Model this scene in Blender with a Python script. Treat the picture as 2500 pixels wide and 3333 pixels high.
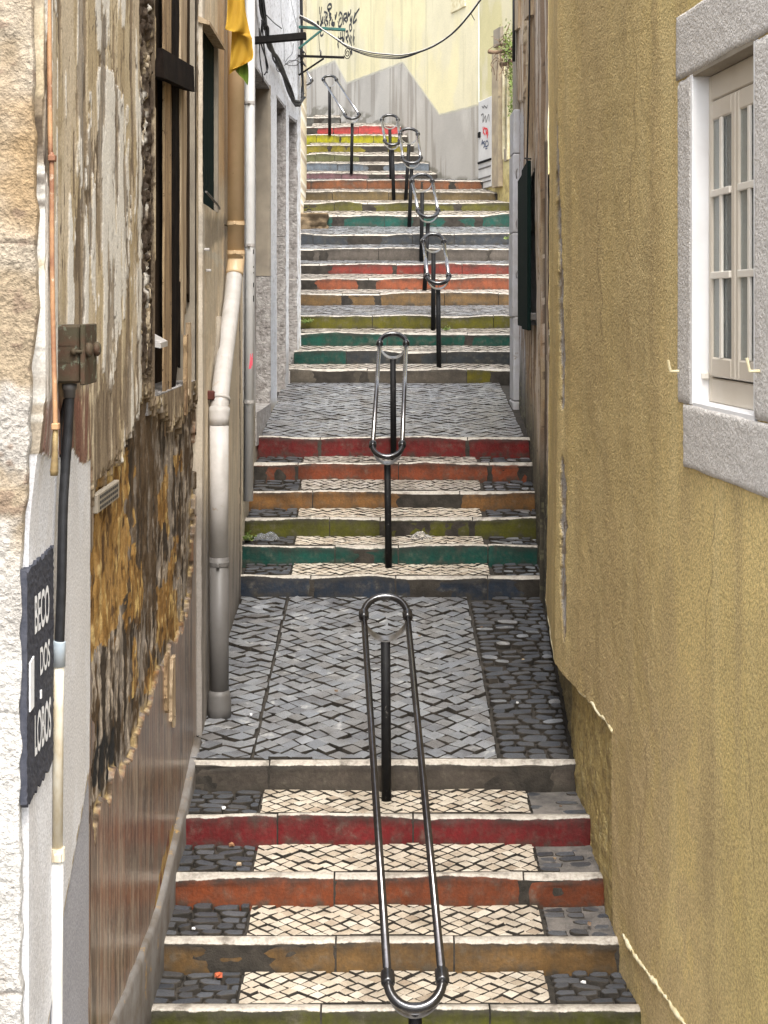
import bpy, math, random
import numpy as np
from mathutils import Vector, Matrix

for _o in list(bpy.data.objects):
    bpy.data.objects.remove(_o)
SC = bpy.context.scene
COL = SC.collection
random.seed(7)

# ------------------------------------------------------------------ camera
F, YH, CX = 4814.0, 1000.0, 1250.0          # lens (photo pixels), horizon row, centre column
_cd = bpy.data.cameras.new('camera')
CAM = bpy.data.objects.new('camera', _cd)
COL.objects.link(CAM)
_cd.sensor_fit = 'HORIZONTAL'
_cd.sensor_width = 36.0
_cd.lens = 36.0 * F / 2500.0
_cd.shift_y = -(1666.5 - YH) / 2500.0
_cd.clip_start = 0.1
_cd.clip_end = 400.0
CAM.location = (0, 0, 0)
CAM.rotation_euler = (math.radians(90), 0, 0)
SC.camera = CAM

# ------------------------------------------------------------------ sky, sun, exposure
SUN_ELEV, SUN_ROT = 57.0, 173.0
w = bpy.data.worlds.new('World')
SC.world = w
w.use_nodes = True
nt = w.node_tree
nt.nodes.clear()
sky = nt.nodes.new('ShaderNodeTexSky')
sky.sky_type = 'NISHITA'
sky.sun_disc = False
sky.sun_elevation = math.radians(SUN_ELEV)
sky.sun_rotation = math.radians(SUN_ROT)
sky.air_density = 1.0
sky.dust_density = 4.0
sky.ozone_density = 1.0
hs = nt.nodes.new('ShaderNodeHueSaturation')
hs.inputs['Saturation'].default_value = 0.34      # an overcast, nearly white sky
bg = nt.nodes.new('ShaderNodeBackground')
bg.inputs['Strength'].default_value = 0.15
wo = nt.nodes.new('ShaderNodeOutputWorld')
nt.links.new(sky.outputs[0], hs.inputs['Color'])
nt.links.new(hs.outputs[0], bg.inputs['Color'])
nt.links.new(bg.outputs[0], wo.inputs['Surface'])

_sd = bpy.data.lights.new('sun', 'SUN')
_sd.energy = 1.6
_sd.angle = math.radians(25)
_sd.color = (1.0, 0.955, 0.89)
SUN = bpy.data.objects.new('sun', _sd)
COL.objects.link(SUN)
_az = math.radians(SUN_ROT)
_el = math.radians(SUN_ELEV)
_dir = Vector((math.sin(_az) * math.cos(_el), math.cos(_az) * math.cos(_el), math.sin(_el)))
SUN.rotation_euler = _dir.to_track_quat('Z', 'Y').to_euler()
SUN.location = _dir * 60

SC.view_settings.view_transform = 'Standard'
SC.view_settings.look = 'None'
SC.view_settings.gamma = 1.0
SC.view_settings.use_curve_mapping = False
SC.view_settings.exposure = 1.62
SC.render.engine = 'CYCLES'
SC.cycles.use_denoising = True
SC.cycles.max_bounces = 8
SC.cycles.diffuse_bounces = 4

# ------------------------------------------------------------------ helpers: objects
ORG = {}


def P(px, py, d):
    return Vector(((px - CX) * d / F, d, -(py - YH) * d / F))


def tag(o, label=None, cat=None, group=None, kind=None):
    if label: o['label'] = label
    if cat: o['category'] = cat
    if group: o['group'] = group
    if kind: o['kind'] = kind
    return o


def thing(name, loc, label, cat, group=None):
    o = bpy.data.objects.new(name, None)
    COL.objects.link(o)
    o.empty_display_size = 0.1
    o.location = loc
    ORG[o] = Vector(loc)
    return tag(o, label, cat, group)


def put(name, me, parent=None, loc=None, rot=None, scale=None):
    """link mesh me as an object; loc is a world position (meshes given in world space use the parent's origin)"""
    o = bpy.data.objects.new(name, me)
    COL.objects.link(o)
    po = ORG[parent] if parent is not None else Vector((0, 0, 0))
    if parent is not None:
        o.parent = parent
    wl = Vector(loc) if loc is not None else po
    ORG[o] = wl
    o.location = wl - po
    if rot is not None: o.rotation_euler = rot
    if scale is not None: o.scale = scale
    return o


def mesh(name, verts, faces, mats, smooth=False, mi=None):
    me = bpy.data.meshes.new(name)
    me.from_pydata([tuple(v) for v in verts], [], faces)
    for m in (mats if isinstance(mats, (list, tuple)) else [mats]):
        me.materials.append(m)
    if smooth:
        me.polygons.foreach_set('use_smooth', [True] * len(me.polygons))
    if mi is not None:
        me.polygons.foreach_set('material_index', mi)
    me.update()
    return me


def part(name, verts, faces, mats, parent=None, smooth=False, mi=None, org=None):
    """a mesh given in world coordinates, under parent"""
    o0 = Vector(org) if org is not None else (ORG[parent] if parent is not None else Vector((0, 0, 0)))
    me = mesh(name, [Vector(v) - o0 for v in verts], faces, mats, smooth, mi)
    return put(name, me, parent, o0)


class G:
    """collects shapes into one vertex / face list"""
    def __init__(s):
        s.v, s.f, s.sm = [], [], []

    def add(s, vs, fs):
        b = len(s.v)
        s.v += [Vector(v) for v in vs]
        s.f += [tuple(i + b for i in f) for f in fs]

    def hexa(s, p):
        """8 corners: bottom 0-3 (ccw from above), top 4-7"""
        s.add(p, [(3, 2, 1, 0), (4, 5, 6, 7), (0, 1, 5, 4), (1, 2, 6, 5), (2, 3, 7, 6), (3, 0, 4, 7)])

    def box(s, a, b, bev=0.0):
        x0, x1 = sorted((a[0], b[0])); y0, y1 = sorted((a[1], b[1])); z0, z1 = sorted((a[2], b[2]))
        if bev <= 0:
            s.hexa([(x0, y0, z0), (x1, y0, z0), (x1, y1, z0), (x0, y1, z0), (x0, y0, z1), (x1, y0, z1), (x1, y1, z1), (x0, y1, z1)])
            return
        M = Matrix.Identity(4)
        s.obox(Vector(((x0 + x1) / 2, (y0 + y1) / 2, (z0 + z1) / 2)), Vector((1, 0, 0)), Vector((0, 1, 0)), Vector((0, 0, 1)),
               (x1 - x0) / 2, (y1 - y0) / 2, (z1 - z0) / 2, bev)

    def obox(s, c, ax, ay, az, hx, hy, hz, bev=0.004):
        """oriented box with chamfered edges"""
        c = Vector(c)
        bev = min(bev, hx * .45, hy * .45, hz * .45)
        pts = []
        idx = {}
        for i, sx in enumerate((-1, 1)):
            for j, sy in enumerate((-1, 1)):
                for k, sz in enumerate((-1, 1)):
                    for t in range(3):
                        e = [hx, hy, hz]
                        q = [sx * (hx - bev), sy * (hy - bev), sz * (hz - bev)]
                        q[t] = (sx, sy, sz)[t] * e[t]
                        idx[(sx, sy, sz, t)] = len(pts)
                        pts.append(c + ax * q[0] + ay * q[1] + az * q[2])
        fs = []
        I = idx
        for sx in (-1, 1):
            q = [I[(sx, -1, -1, 0)], I[(sx, 1, -1, 0)], I[(sx, 1, 1, 0)], I[(sx, -1, 1, 0)]]
            fs.append(q if sx > 0 else q[::-1])
            q = [I[(-1, sx, -1, 1)], I[(1, sx, -1, 1)], I[(1, sx, 1, 1)], I[(-1, sx, 1, 1)]]
            fs.append(q if sx < 0 else q[::-1])
            q = [I[(-1, -1, sx, 2)], I[(1, -1, sx, 2)], I[(1, 1, sx, 2)], I[(-1, 1, sx, 2)]]
            fs.append(q if sx > 0 else q[::-1])
            for sy in (-1, 1):
                q = [I[(sx, sy, -1, 0)], I[(sx, sy, 1, 0)], I[(sx, sy, 1, 1)], I[(sx, sy, -1, 1)]]
                fs.append(q if sx * sy < 0 else q[::-1])
                q = [I[(sx, -1, sy, 0)], I[(sx, 1, sy, 0)], I[(sx, 1, sy, 2)], I[(sx, -1, sy, 2)]]
                fs.append(q if sx * sy > 0 else q[::-1])
                q = [I[(-1, sx, sy, 1)], I[(1, sx, sy, 1)], I[(1, sx, sy, 2)], I[(-1, sx, sy, 2)]]
                fs.append(q if sx * sy < 0 else q[::-1])
                for sz in (-1, 1):
                    q = [I[(sx, sy, sz, 0)], I[(sx, sy, sz, 1)], I[(sx, sy, sz, 2)]]
                    fs.append(q if sx * sy * sz > 0 else q[::-1])
        s.add(pts, fs)

    def tube(s, pts, r, n=10, cap=True):
        pts = [Vector(p) for p in pts]
        rs = r if isinstance(r, (list, tuple)) else [r] * len(pts)
        t0 = (pts[1] - pts[0]).normalized()
        up = Vector((0, 0, 1)) if abs(t0.z) < .9 else Vector((1, 0, 0))
        nrm = t0.cross(up).normalized()
        vs, fs = [], []
        for i, p in enumerate(pts):
            if i == 0: t = t0
            elif i == len(pts) - 1: t = (pts[i] - pts[i - 1]).normalized()
            else: t = ((pts[i + 1] - pts[i]).normalized() + (pts[i] - pts[i - 1]).normalized()).normalized()
            nrm = (nrm - t * nrm.dot(t)).normalized()
            b = t.cross(nrm)
            for k in range(n):
                a = 2 * math.pi * k / n
                vs.append(p + (nrm * math.cos(a) + b * math.sin(a)) * rs[i])
        for i in range(len(pts) - 1):
            for k in range(n):
                fs.append((i * n + k, i * n + (k + 1) % n, (i + 1) * n + (k + 1) % n, (i + 1) * n + k))
        if cap:
            fs.append(tuple(range(n))[::-1])
            fs.append(tuple((len(pts) - 1) * n + k for k in range(n)))
        s.add(vs, fs)

    def build(s, name, mat, parent=None, smooth=False, org=None):
        o = part(name, s.v, s.f, mat, parent, smooth, None, org)
        return o


def curve_pts(ctrl, n=8):
    """Catmull-Rom through control points"""
    c = [Vector(p) for p in ctrl]
    c = [c[0] * 2 - c[1]] + c + [c[-1] * 2 - c[-2]]
    out = []
    for i in range(1, len(c) - 2):
        for k in range(n):
            t = k / n
            a, b, d, e = c[i - 1], c[i], c[i + 1], c[i + 2]
            out.append(.5 * ((2 * b) + (d - a) * t + (2 * a - 5 * b + 4 * d - e) * t * t + (3 * b - a - 3 * d + e) * t ** 3))
    out.append(c[-2])
    return out


def smooth_by_angle(o, deg=40):
    me = o.data
    me.polygons.foreach_set('use_smooth', [True] * len(me.polygons))
    try:
        me.set_sharp_from_angle(angle=math.radians(deg))
    except Exception:
        pass


# ------------------------------------------------------------------ helpers: noise
def _hash(ix, iy, seed):
    h = (ix.astype(np.int64) * 374761393 + iy.astype(np.int64) * 668265263 + seed * 974711) & 0xffffffff
    h = ((h ^ (h >> 13)) * 1274126177) & 0xffffffff
    h = (h ^ (h >> 16)) & 0xffff
    return h / 65535.0


def vnoise(x, y, seed=0):
    x = np.asarray(x, float); y = np.asarray(y, float)
    ix = np.floor(x); iy = np.floor(y)
    fx = x - ix; fy = y - iy
    fx = fx * fx * (3 - 2 * fx); fy = fy * fy * (3 - 2 * fy)
    a = _hash(ix, iy, seed); b = _hash(ix + 1, iy, seed)
    c = _hash(ix, iy + 1, seed); d = _hash(ix + 1, iy + 1, seed)
    return (a * (1 - fx) + b * fx) * (1 - fy) + (c * (1 - fx) + d * fx) * fy


def fbm(x, y, seed=0, oct=4, gain=.5):
    s = 0.0; a = 1.0; t = 0.0
    for i in range(oct):
        s = s + a * vnoise(np.asarray(x) * 2 ** i + 17.3 * i, np.asarray(y) * 2 ** i - 9.1 * i, seed + i * 31)
        t += a; a *= gain
    return s / t


def sstep(a, b, x):
    t = np.clip((np.asarray(x, float) - a) / (b - a + 1e-12), 0, 1)
    return t * t * (3 - 2 * t)


def inpoly(px, py, poly):
    c = np.zeros(np.shape(px), bool)
    n = len(poly)
    for i in range(n):
        x0, y0 = poly[i]; x1, y1 = poly[(i + 1) % n]
        if y0 == y1: continue
        k = ((y0 > py) != (y1 > py)) & (px < (x1 - x0) * (py - y0) / (y1 - y0) + x0)
        c ^= k
    return c.astype(float)


def mixc(C, col, m):
    m = np.clip(m, 0, 1)[..., None]
    return C * (1 - m) + np.asarray(col, float) * m


def lin(r, g, b, k=1.0):
    def f(c):
        c = c / 255.0
        return c / 12.92 if c <= .04045 else ((c + .055) / 1.055) ** 2.4
    return (min(f(r) * k, .85), min(f(g) * k, .85), min(f(b) * k, .85))


# ------------------------------------------------------------------ helpers: materials
def nodes_for(name):
    m = bpy.data.materials.new(name)
    m.use_nodes = True
    t = m.node_tree
    t.nodes.clear()
    out = t.nodes.new('ShaderNodeOutputMaterial')
    b = t.nodes.new('ShaderNodeBsdfPrincipled')
    t.links.new(b.outputs[0], out.inputs[0])
    return m, t, b


def N(t, typ, **kw):
    n = t.nodes.new(typ)
    for k, v in kw.items():
        if k.startswith('i_'):
            n.inputs[k[2:].replace('_', ' ')].default_value = v
        else:
            setattr(n, k, v)
    return n


def noise(t, scale, detail=4, rough=.55, vec=None, stretch=None, obj=False):
    tc = N(t, 'ShaderNodeTexCoord') if obj else N(t, 'ShaderNodeNewGeometry')
    src = tc.outputs['Object'] if obj else tc.outputs['Position']
    if stretch is not None:
        mp = N(t, 'ShaderNodeMapping')
        mp.inputs['Scale'].default_value = stretch
        t.links.new(src, mp.inputs['Vector'])
        src = mp.outputs[0]
    n = N(t, 'ShaderNodeTexNoise', i_Scale=scale, i_Detail=detail, i_Roughness=rough)
    t.links.new(src, n.inputs['Vector'])
    return n.outputs['Fac']


def ramp(t, fac, stops):
    r = N(t, 'ShaderNodeValToRGB')
    e = r.color_ramp.elements
    while len(e) < len(stops): e.new(.5)
    for i, (p, c) in enumerate(stops):
        e[i].position = p
        e[i].color = (c[0], c[1], c[2], 1) if isinstance(c, (tuple, list)) else (c, c, c, 1)
    t.links.new(fac, r.inputs[0])
    return r.outputs[0]


def mix(t, a, b, fac, mode='MIX'):
    n = N(t, 'ShaderNodeMix', data_type='RGBA', blend_type=mode)
    for sock, val in ((n.inputs[6], a), (n.inputs[7], b), (n.inputs[0], fac)):
        if hasattr(val, 'is_linked'): t.links.new(val, sock)
        elif isinstance(val, (tuple, list)): sock.default_value = (val[0], val[1], val[2], 1)
        else: sock.default_value = val
    return n.outputs[2]


def bump(t, b, h, strength, dist=.01):
    n = N(t, 'ShaderNodeBump', i_Strength=strength, i_Distance=dist)
    t.links.new(h, n.inputs['Height'])
    t.links.new(n.outputs[0], b.inputs['Normal'])


def math_(t, op, a, b=None, clamp=False):
    n = N(t, 'ShaderNodeMath', operation=op, use_clamp=clamp)
    for i, v in enumerate((a, b)):
        if v is None: continue
        if hasattr(v, 'is_linked'): t.links.new(v, n.inputs[i])
        else: n.inputs[i].default_value = v
    return n.outputs[0]


def attr(t, name, kind='GEOMETRY'):
    return N(t, 'ShaderNodeAttribute', attribute_name=name, attribute_type=kind)


def mat_sheet(name, rough=.85, grain=90, grain_amt=.25, bstr=.5, bdist=.006, spec=.3, blotch=2.5, coarse=0.0):
    """wall render: pigment from the mesh attribute 'col', broken up by fine grain and real-size relief"""
    m, t, b = nodes_for(name)
    a = attr(t, 'col')
    g = noise(t, grain, 3, .6)
    g2 = noise(t, blotch, 5, .65)
    lo, hi = 1 - grain_amt, 1 + grain_amt
    c = mix(t, a.outputs['Color'], ramp(t, g, [(.38, lo), (.62, 1.0)]), 1.0, 'MULTIPLY')
    c = mix(t, c, ramp(t, g2, [(.32, .86), (.62, 1.0)]), .8, 'MULTIPLY')
    t.links.new(c, b.inputs['Base Color'])
    t.links.new(math_(t, 'ADD', .29, math_(t, 'MULTIPLY', a.outputs['Alpha'], rough - .29)), b.inputs['Roughness'])
    t.links.new(math_(t, 'SUBTRACT', .6, math_(t, 'MULTIPLY', a.outputs['Alpha'], .6 - spec)), b.inputs['Specular IOR Level'])
    h = g
    if coarse:
        h2 = noise(t, grain * .28, 4, .6)
        h = math_(t, 'ADD', g, math_(t, 'MULTIPLY', h2, coarse))
    bn = N(t, 'ShaderNodeBump', i_Strength=bstr, i_Distance=bdist)
    t.links.new(h, bn.inputs['Height'])
    t.links.new(math_(t, 'ADD', .10, math_(t, 'MULTIPLY', a.outputs['Alpha'], bstr - .10)), bn.inputs['Strength'])
    t.links.new(bn.outputs[0], b.inputs['Normal'])
    return m


def mat_plain(name, c1, c2=None, scale=8, rough=.6, metal=0.0, bstr=.2, bdist=.003, bscale=60, spots=None, spec=.4, stretch=None, obj=False):
    """c1 broken by c2 blotches, optional (colour, amount, scale) spots such as rust"""
    m, t, b = nodes_for(name)
    c2 = c2 or tuple(x * .75 for x in c1)
    n = noise(t, scale, 5, .6, stretch=stretch, obj=obj)
    c = mix(t, c1, c2, ramp(t, n, [(.38, 0.0), (.66, 1.0)]))
    if spots:
        s = noise(t, spots[2], 5, .7, obj=obj)
        c = mix(t, c, spots[0], ramp(t, s, [(.60 - spots[1], 0.0), (.68 - spots[1], 1.0)]))
    t.links.new(c, b.inputs['Base Color'])
    b.inputs['Roughness'].default_value = rough
    b.inputs['Metallic'].default_value = metal
    b.inputs['Specular IOR Level'].default_value = spec
    if bstr: bump(t, b, noise(t, bscale, 3, .6, stretch=stretch, obj=obj), bstr, bdist)
    return m


def mat_stone(name, stops, rough=.6, grain=120, bstr=.35, dirt=(.05, .045, .04), dirt_amt=.5, spec=.4, bdist=.004, patch=None):
    """paving stones: a colour per stone (object random + mesh attribute 'rnd'), with dirt and grain"""
    m, t, b = nodes_for(name)
    oi = N(t, 'ShaderNodeObjectInfo')
    a = attr(t, 'rnd')
    r = math_(t, 'FRACT', math_(t, 'ADD', oi.outputs['Random'], a.outputs['Fac']))
    c = ramp(t, r, stops)
    g = noise(t, grain, 4, .65)
    c = mix(t, c, ramp(t, g, [(.3, .72), (.65, 1.0)]), 1.0, 'MULTIPLY')
    d = noise(t, 5.5, 6, .7)
    c = mix(t, c, dirt, math_(t, 'MULTIPLY', ramp(t, d, [(.45, 0.0), (.72, 1.0)]), dirt_amt))
    if patch:
        pn = noise(t, patch[1], 3, .6)
        c = mix(t, c, patch[0], ramp(t, pn, [(patch[2], 0.0), (patch[2] + .12, 1.0)]))
    t.links.new(c, b.inputs['Base Color'])
    rr = ramp(t, g, [(.3, rough + .15), (.7, rough - .1)])
    t.links.new(rr, b.inputs['Roughness'])
    b.inputs['Specular IOR Level'].default_value = spec
    bump(t, b, g, bstr, bdist)
    return m


def mat_kerb():
    """kerb stones: pale worn stone on top; the paint of the riser is the object's colour, rubbed off at the nosing and stained"""
    m, t, b = nodes_for('painted_kerb')
    oi = N(t, 'ShaderNodeObjectInfo')
    drop = attr(t, 'drop').outputs['Fac']           # metres below the nosing on the riser; negative on top
    n1 = noise(t, 14, 5, .65)
    n2 = noise(t, 3.1, 5, .7)
    n3 = noise(t, 60, 4, .6)
    n5 = noise(t, 5.0, 6, .75)
    n4 = noise(t, 5.5, 6, .8, stretch=(1.8, 1.8, .30))
    stone = mix(t, (.30, .268, .225), (.46, .425, .37), ramp(t, n3, [(.3, 0.0), (.7, 1.0)]))
    stone = mix(t, stone, (.12, .105, .085), ramp(t, n1, [(.50, 0.0), (.70, .8)]))
    pn = mix(t, oi.outputs['Color'], ramp(t, n3, [(.3, .66), (.7, 1.0)]), 1.0, 'MULTIPLY')
    pn = mix(t, pn, ramp(t, n2, [(.3, .55), (.65, 1.15)]), 1.0, 'MULTIPLY')
    pn = mix(t, pn, (.10, .085, .065), ramp(t, n1, [(.48, 0.0), (.66, .32)]))
    # bare grey patches where the paint has gone
    pn = mix(t, pn, (.17, .15, .12), ramp(t, n1, [(.60, 0.0), (.80, .5)]))
    # black mould running down from the nosing and up from the tread
    st = math_(t, 'MULTIPLY', ramp(t, n4, [(.44, 0.0), (.80, 1.0)]), 1.0)
    upm = ramp(t, math_(t, 'MULTIPLY', drop, 6.0), [(.03, 0.0), (.10, 1.0), (.35, .8), (.85, .12)])
    pn = mix(t, pn, (.030, .025, .018), math_(t, 'MULTIPLY', st, upm))
    # a blackish line just below the nosing, uneven along the step
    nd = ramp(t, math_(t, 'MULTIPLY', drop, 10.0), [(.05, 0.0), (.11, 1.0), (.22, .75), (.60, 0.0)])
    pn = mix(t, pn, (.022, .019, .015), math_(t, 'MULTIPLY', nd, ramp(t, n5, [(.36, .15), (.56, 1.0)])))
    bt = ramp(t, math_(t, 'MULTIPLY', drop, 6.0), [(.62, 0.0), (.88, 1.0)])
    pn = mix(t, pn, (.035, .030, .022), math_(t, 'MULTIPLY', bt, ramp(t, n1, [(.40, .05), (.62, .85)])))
    lim = math_(t, 'ADD', drop, math_(t, 'MULTIPLY', math_(t, 'SUBTRACT', n1, .5), .022))
    msk = ramp(t, math_(t, 'MULTIPLY', lim, 20.0), [(.17, 0.0), (.24, 1.0)])
    c = mix(t, stone, pn, msk)
    t.links.new(c, b.inputs['Base Color'])
    t.links.new(ramp(t, msk, [(0, .5), (1, .78)]), b.inputs['Roughness'])
    b.inputs['Specular IOR Level'].default_value = .35
    bump(t, b, math_(t, 'ADD', n3, math_(t, 'MULTIPLY', n1, 1.5)), .55, .006)
    return m


# ------------------------------------------------------------------ helpers: wall sheets
def grid_mesh(name, V, keep, mats, col=None, extra=None, flip=False):
    """V: (nu, nv, 3) points; keep: (nu-1, nv-1) bool"""
    nu, nv = V.shape[:2]
    idx = np.arange(nu * nv).reshape(nu, nv)
    q = np.stack([idx[:-1, :-1], idx[1:, :-1], idx[1:, 1:], idx[:-1, 1:]], -1)[keep]
    if flip: q = q[:, ::-1]
    me = bpy.data.meshes.new(name)
    nf = len(q)
    me.vertices.add(nu * nv)
    me.vertices.foreach_set('co', V.reshape(-1).astype(np.float32))
    me.loops.add(nf * 4)
    me.loops.foreach_set('vertex_index', q.reshape(-1).astype(np.int32))
    me.polygons.add(nf)
    me.polygons.foreach_set('loop_start', np.arange(0, nf * 4, 4, dtype=np.int32))
    me.polygons.foreach_set('use_smooth', np.ones(nf, bool))
    me.update(calc_edges=True)
    for m in (mats if isinstance(mats, (list, tuple)) else [mats]): me.materials.append(m)
    if col is not None:
        a = me.attributes.new('col', 'FLOAT_COLOR', 'POINT')
        c4 = np.ones((nu * nv, 4), np.float32)
        c4[:, :3] = np.clip(col.reshape(-1, col.shape[-1])[:, :3], 0.005, .85)
        if col.shape[-1] == 4: c4[:, 3] = col.reshape(-1, 4)[:, 3]
        a.data.foreach_set('color', c4.reshape(-1))
    if extra:
        for k, arr in extra.items():
            a = me.attributes.new(k, 'FLOAT', 'POINT')
            a.data.foreach_set('value', np.asarray(arr, np.float32).reshape(-1))
    return me


def wall_xy(path, u):
    P_ = np.array(path, float)
    seg = np.hypot(*(P_[1:] - P_[:-1]).T)
    cu = np.concatenate([[0], np.cumsum(seg)])
    return np.interp(u, cu, P_[:, 0]), np.interp(u, cu, P_[:, 1])


def path_len(path):
    P_ = np.array(path, float)
    return float(np.hypot(*(P_[1:] - P_[:-1]).T).sum())


def hit(path, px):
    """where the sight line through photo column px meets a wall path -> (u, x, y)"""
    k = (px - CX) / F
    u0 = 0.0
    for (x0, y0), (x1, y1) in zip(path[:-1], path[1:]):
        L = math.hypot(x1 - x0, y1 - y0)
        den = (x1 - x0) - k * (y1 - y0)
        if abs(den) > 1e-9:
            s = (k * y0 - x0) / den
            if -1e-6 <= s <= 1 + 1e-6:
                return u0 + s * L, x0 + s * (x1 - x0), y0 + s * (y1 - y0)
        u0 += L
    (x0, y0), (x1, y1) = path[0], path[1]
    den = (x1 - x0) - k * (y1 - y0)
    s = (k * y0 - x0) / den
    return s * math.hypot(x1 - x0, y1 - y0), x0 + s * (x1 - x0), y0 + s * (y1 - y0)


def onwall(path, px, py, off=0.0, side=1):
    """3-D point on a wall seen at photo pixel (px, py), moved off the wall by off towards the alley"""
    u, x, y = hit(path, px)
    e = 1e-3
    xa, ya = wall_xy(path, np.array([max(u - e, 0), u + e + (1e-3 if u <= 0 else 0)]))
    t = Vector((xa[1] - xa[0], ya[1] - ya[0])).normalized()
    n = Vector((t.y, -t.x)) * side
    return Vector((x + n.x * off, y + n.y * off, -(py - YH) * y / F))


def sheet(name, path, us, zs, side, fn, mat, parent, holes=(), skirt=.6, zlo=None):
    """a rendered wall face: grid over (distance along path, height), relief and pigment from fn, returned into the wall at its rim"""
    us = np.unique(np.concatenate([us] + [np.array(h[:2]) for h in holes])) if holes else np.asarray(us)
    zs = np.unique(np.concatenate([zs] + [np.array(h[2:]) for h in holes])) if holes else np.asarray(zs)
    x, y = wall_xy(path, us)
    e = 1e-3
    L = path_len(path)
    xa, ya = wall_xy(path, np.clip(us - e, 0, L)); xb, yb = wall_xy(path, np.clip(us + e, 0, L))
    tx, ty = xb - xa, yb - ya
    ln = np.hypot(tx, ty); tx /= ln; ty /= ln
    nx, ny = ty * side, -tx * side
    U, Z = np.meshgrid(us, zs, indexing='ij')
    X = np.repeat(x[:, None], len(zs), 1); Y = np.repeat(y[:, None], len(zs), 1)
    if zlo is not None:
        lo = np.interp(us, zlo[0], zlo[1])
        Z = np.maximum(Z, lo[:, None])
    px = CX + F * X / Y; py = YH - F * Z / Y
    h, c = fn(px, py, U, Z, X, Y)
    V = np.stack([X + nx[:, None] * h, Y + ny[:, None] * h, Z], -1)
    # returns into the wall along the outer rim
    back = np.stack([nx, ny, np.zeros_like(nx)], -1) * skirt
    V2 = np.concatenate([(V[:, :1] - back[:, None]), V, (V[:, -1:] - back[:, None])], 1)
    V2 = np.concatenate([V2[:1] - back[None, :1], V2, V2[-1:] - back[None, -1:]], 0)
    c2 = np.concatenate([c[:, :1], c, c[:, -1:]], 1)
    c2 = np.concatenate([c2[:1], c2, c2[-1:]], 0)
    keep = np.ones((V2.shape[0] - 1, V2.shape[1] - 1), bool)
    um = (us[:-1] + us[1:]) / 2; zm = (zs[:-1] + zs[1:]) / 2
    for (u0, u1, z0, z1) in holes:
        k = (um[:, None] > u0) & (um[:, None] < u1) & (zm[None] > z0) & (zm[None] < z1)
        keep[1:-1, 1:-1] &= ~k
    o0 = ORG[parent] if parent is not None else Vector((0, 0, 0))
    V2 = V2 - np.array(o0)
    me = grid_mesh(name, V2, keep, mat, c2, flip=(side < 0))
    return put(name, me, parent, o0)

# ------------------------------------------------------------------ materials
M_STUCCO = mat_sheet('ochre_stucco', .9, 84, .38, .8, .013, .2, 1.6, coarse=.3)
M_PLASTER = mat_sheet('old_plaster', .88, 110, .26, .45, .005, .25, 3.0, coarse=.8)
M_SMOOTH = mat_sheet('smooth_render', .85, 70, .14, .25, .004, .25, 1.3)
M_STONEFACE = mat_sheet('sandy_stone', .92, 75, .30, .8, .012, .2, 4.0, coarse=1.5)
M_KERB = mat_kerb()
M_LIME = mat_stone('limestone_setts', [(0, (.44, .375, .29)), (.25, (.55, .49, .40)), (.5, (.47, .395, .30)), (.75, (.60, .55, .46)), (1, (.35, .28, .205))],
                   .55, 150, .35, (.10, .075, .05), .55)
M_WORN = mat_stone('worn_setts', [(0, (.29, .26, .215)), (.25, (.36, .33, .285)), (.5, (.31, .27, .22)), (.75, (.39, .36, .32)), (1, (.24, .21, .175))],
                  .5, 150, .35, (.09, .075, .055), .7)
M_BASALT = mat_stone('basalt_cobbles', [(0, (.035, .038, .045)), (.4, (.055, .06, .07)), (.7, (.08, .085, .095)), (1, (.045, .045, .048))],
                     .55, 110, .5, (.10, .09, .075), .4, spec=.35)
M_GREY = mat_stone('grey_setts', [(0, (.13, .135, .145)), (.3, (.185, .197, .215)), (.55, (.225, .235, .245)), (.8, (.165, .16, .155)), (1, (.25, .26, .275))],
                     .31, 120, .4, (.055, .045, .04), .65, spec=.65, patch=((.36, .36, .35), 9, .60))
M_MORTAR = mat_plain('joint_dirt', (.022, .019, .015), (.05, .042, .033), 12, .95, bstr=.6, bdist=.01, bscale=80)
M_MORTAR2 = mat_plain('grey_mortar', (.16, .145, .13), (.075, .07, .066), 9, .95, bstr=.7, bdist=.01, bscale=70)
M_GROUND = mat_plain('street_dirt', (.11, .10, .09), (.07, .065, .06), 3, .9)
M_RAIL = mat_plain('dark_steel', (.13, .125, .13), (.085, .08, .082), 25, .15, metal=.9, bstr=.02, spots=((.09, .065, .055), -.03, 30))
M_RAILSAD = mat_plain('worn_steel', (.34, .33, .32), (.20, .195, .19), 30, .30, metal=.85, bstr=.05)
M_BEND = mat_plain('black_bend_gloss', (.010, .010, .011), (.016, .015, .015), 20, .17, spec=.75, bstr=.02)
M_RAILFAR = mat_plain('bright_steel', (.34, .33, .33), (.24, .235, .235), 25, .2, metal=.95, bstr=.02)
M_POST = mat_plain('black_post_paint', (.007, .007, .008), (.011, .011, .011), 20, .6, spec=.15, bstr=.1, spots=((.09, .085, .08), -.03, 40))
M_BLACK = mat_plain('black_iron', (.006, .006, .006), (.012, .010, .009), 20, .75, spec=.12)
M_CABLE = mat_plain('black_cable', (.011, .011, .012), (.022, .022, .024), 30, .55, bstr=.1)
M_WHITECABLE = mat_plain('pale_cable', (.6, .58, .54), (.4, .38, .35), 30, .6, bstr=0)
M_GREENPAINT = mat_plain('green_iron', (.012, .10, .085), (.02, .06, .05), 20, .55)
M_SHUT = mat_plain('dark_green_shutter', (.004, .011, .010), (.006, .015, .013), 15, .85, spec=.06, stretch=(1, 1, .2))
M_COPPER = mat_plain('rusty_pipe', (.42, .24, .12), (.22, .10, .055), 9, .6, bstr=.3, spots=((.50, .40, .30), .0, 22))
M_RUST = mat_plain('rusted_box', (.05, .042, .022), (.065, .034, .018), 16, .75, bstr=.5, spots=((.15, .17, .12), .03, 25))
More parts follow.
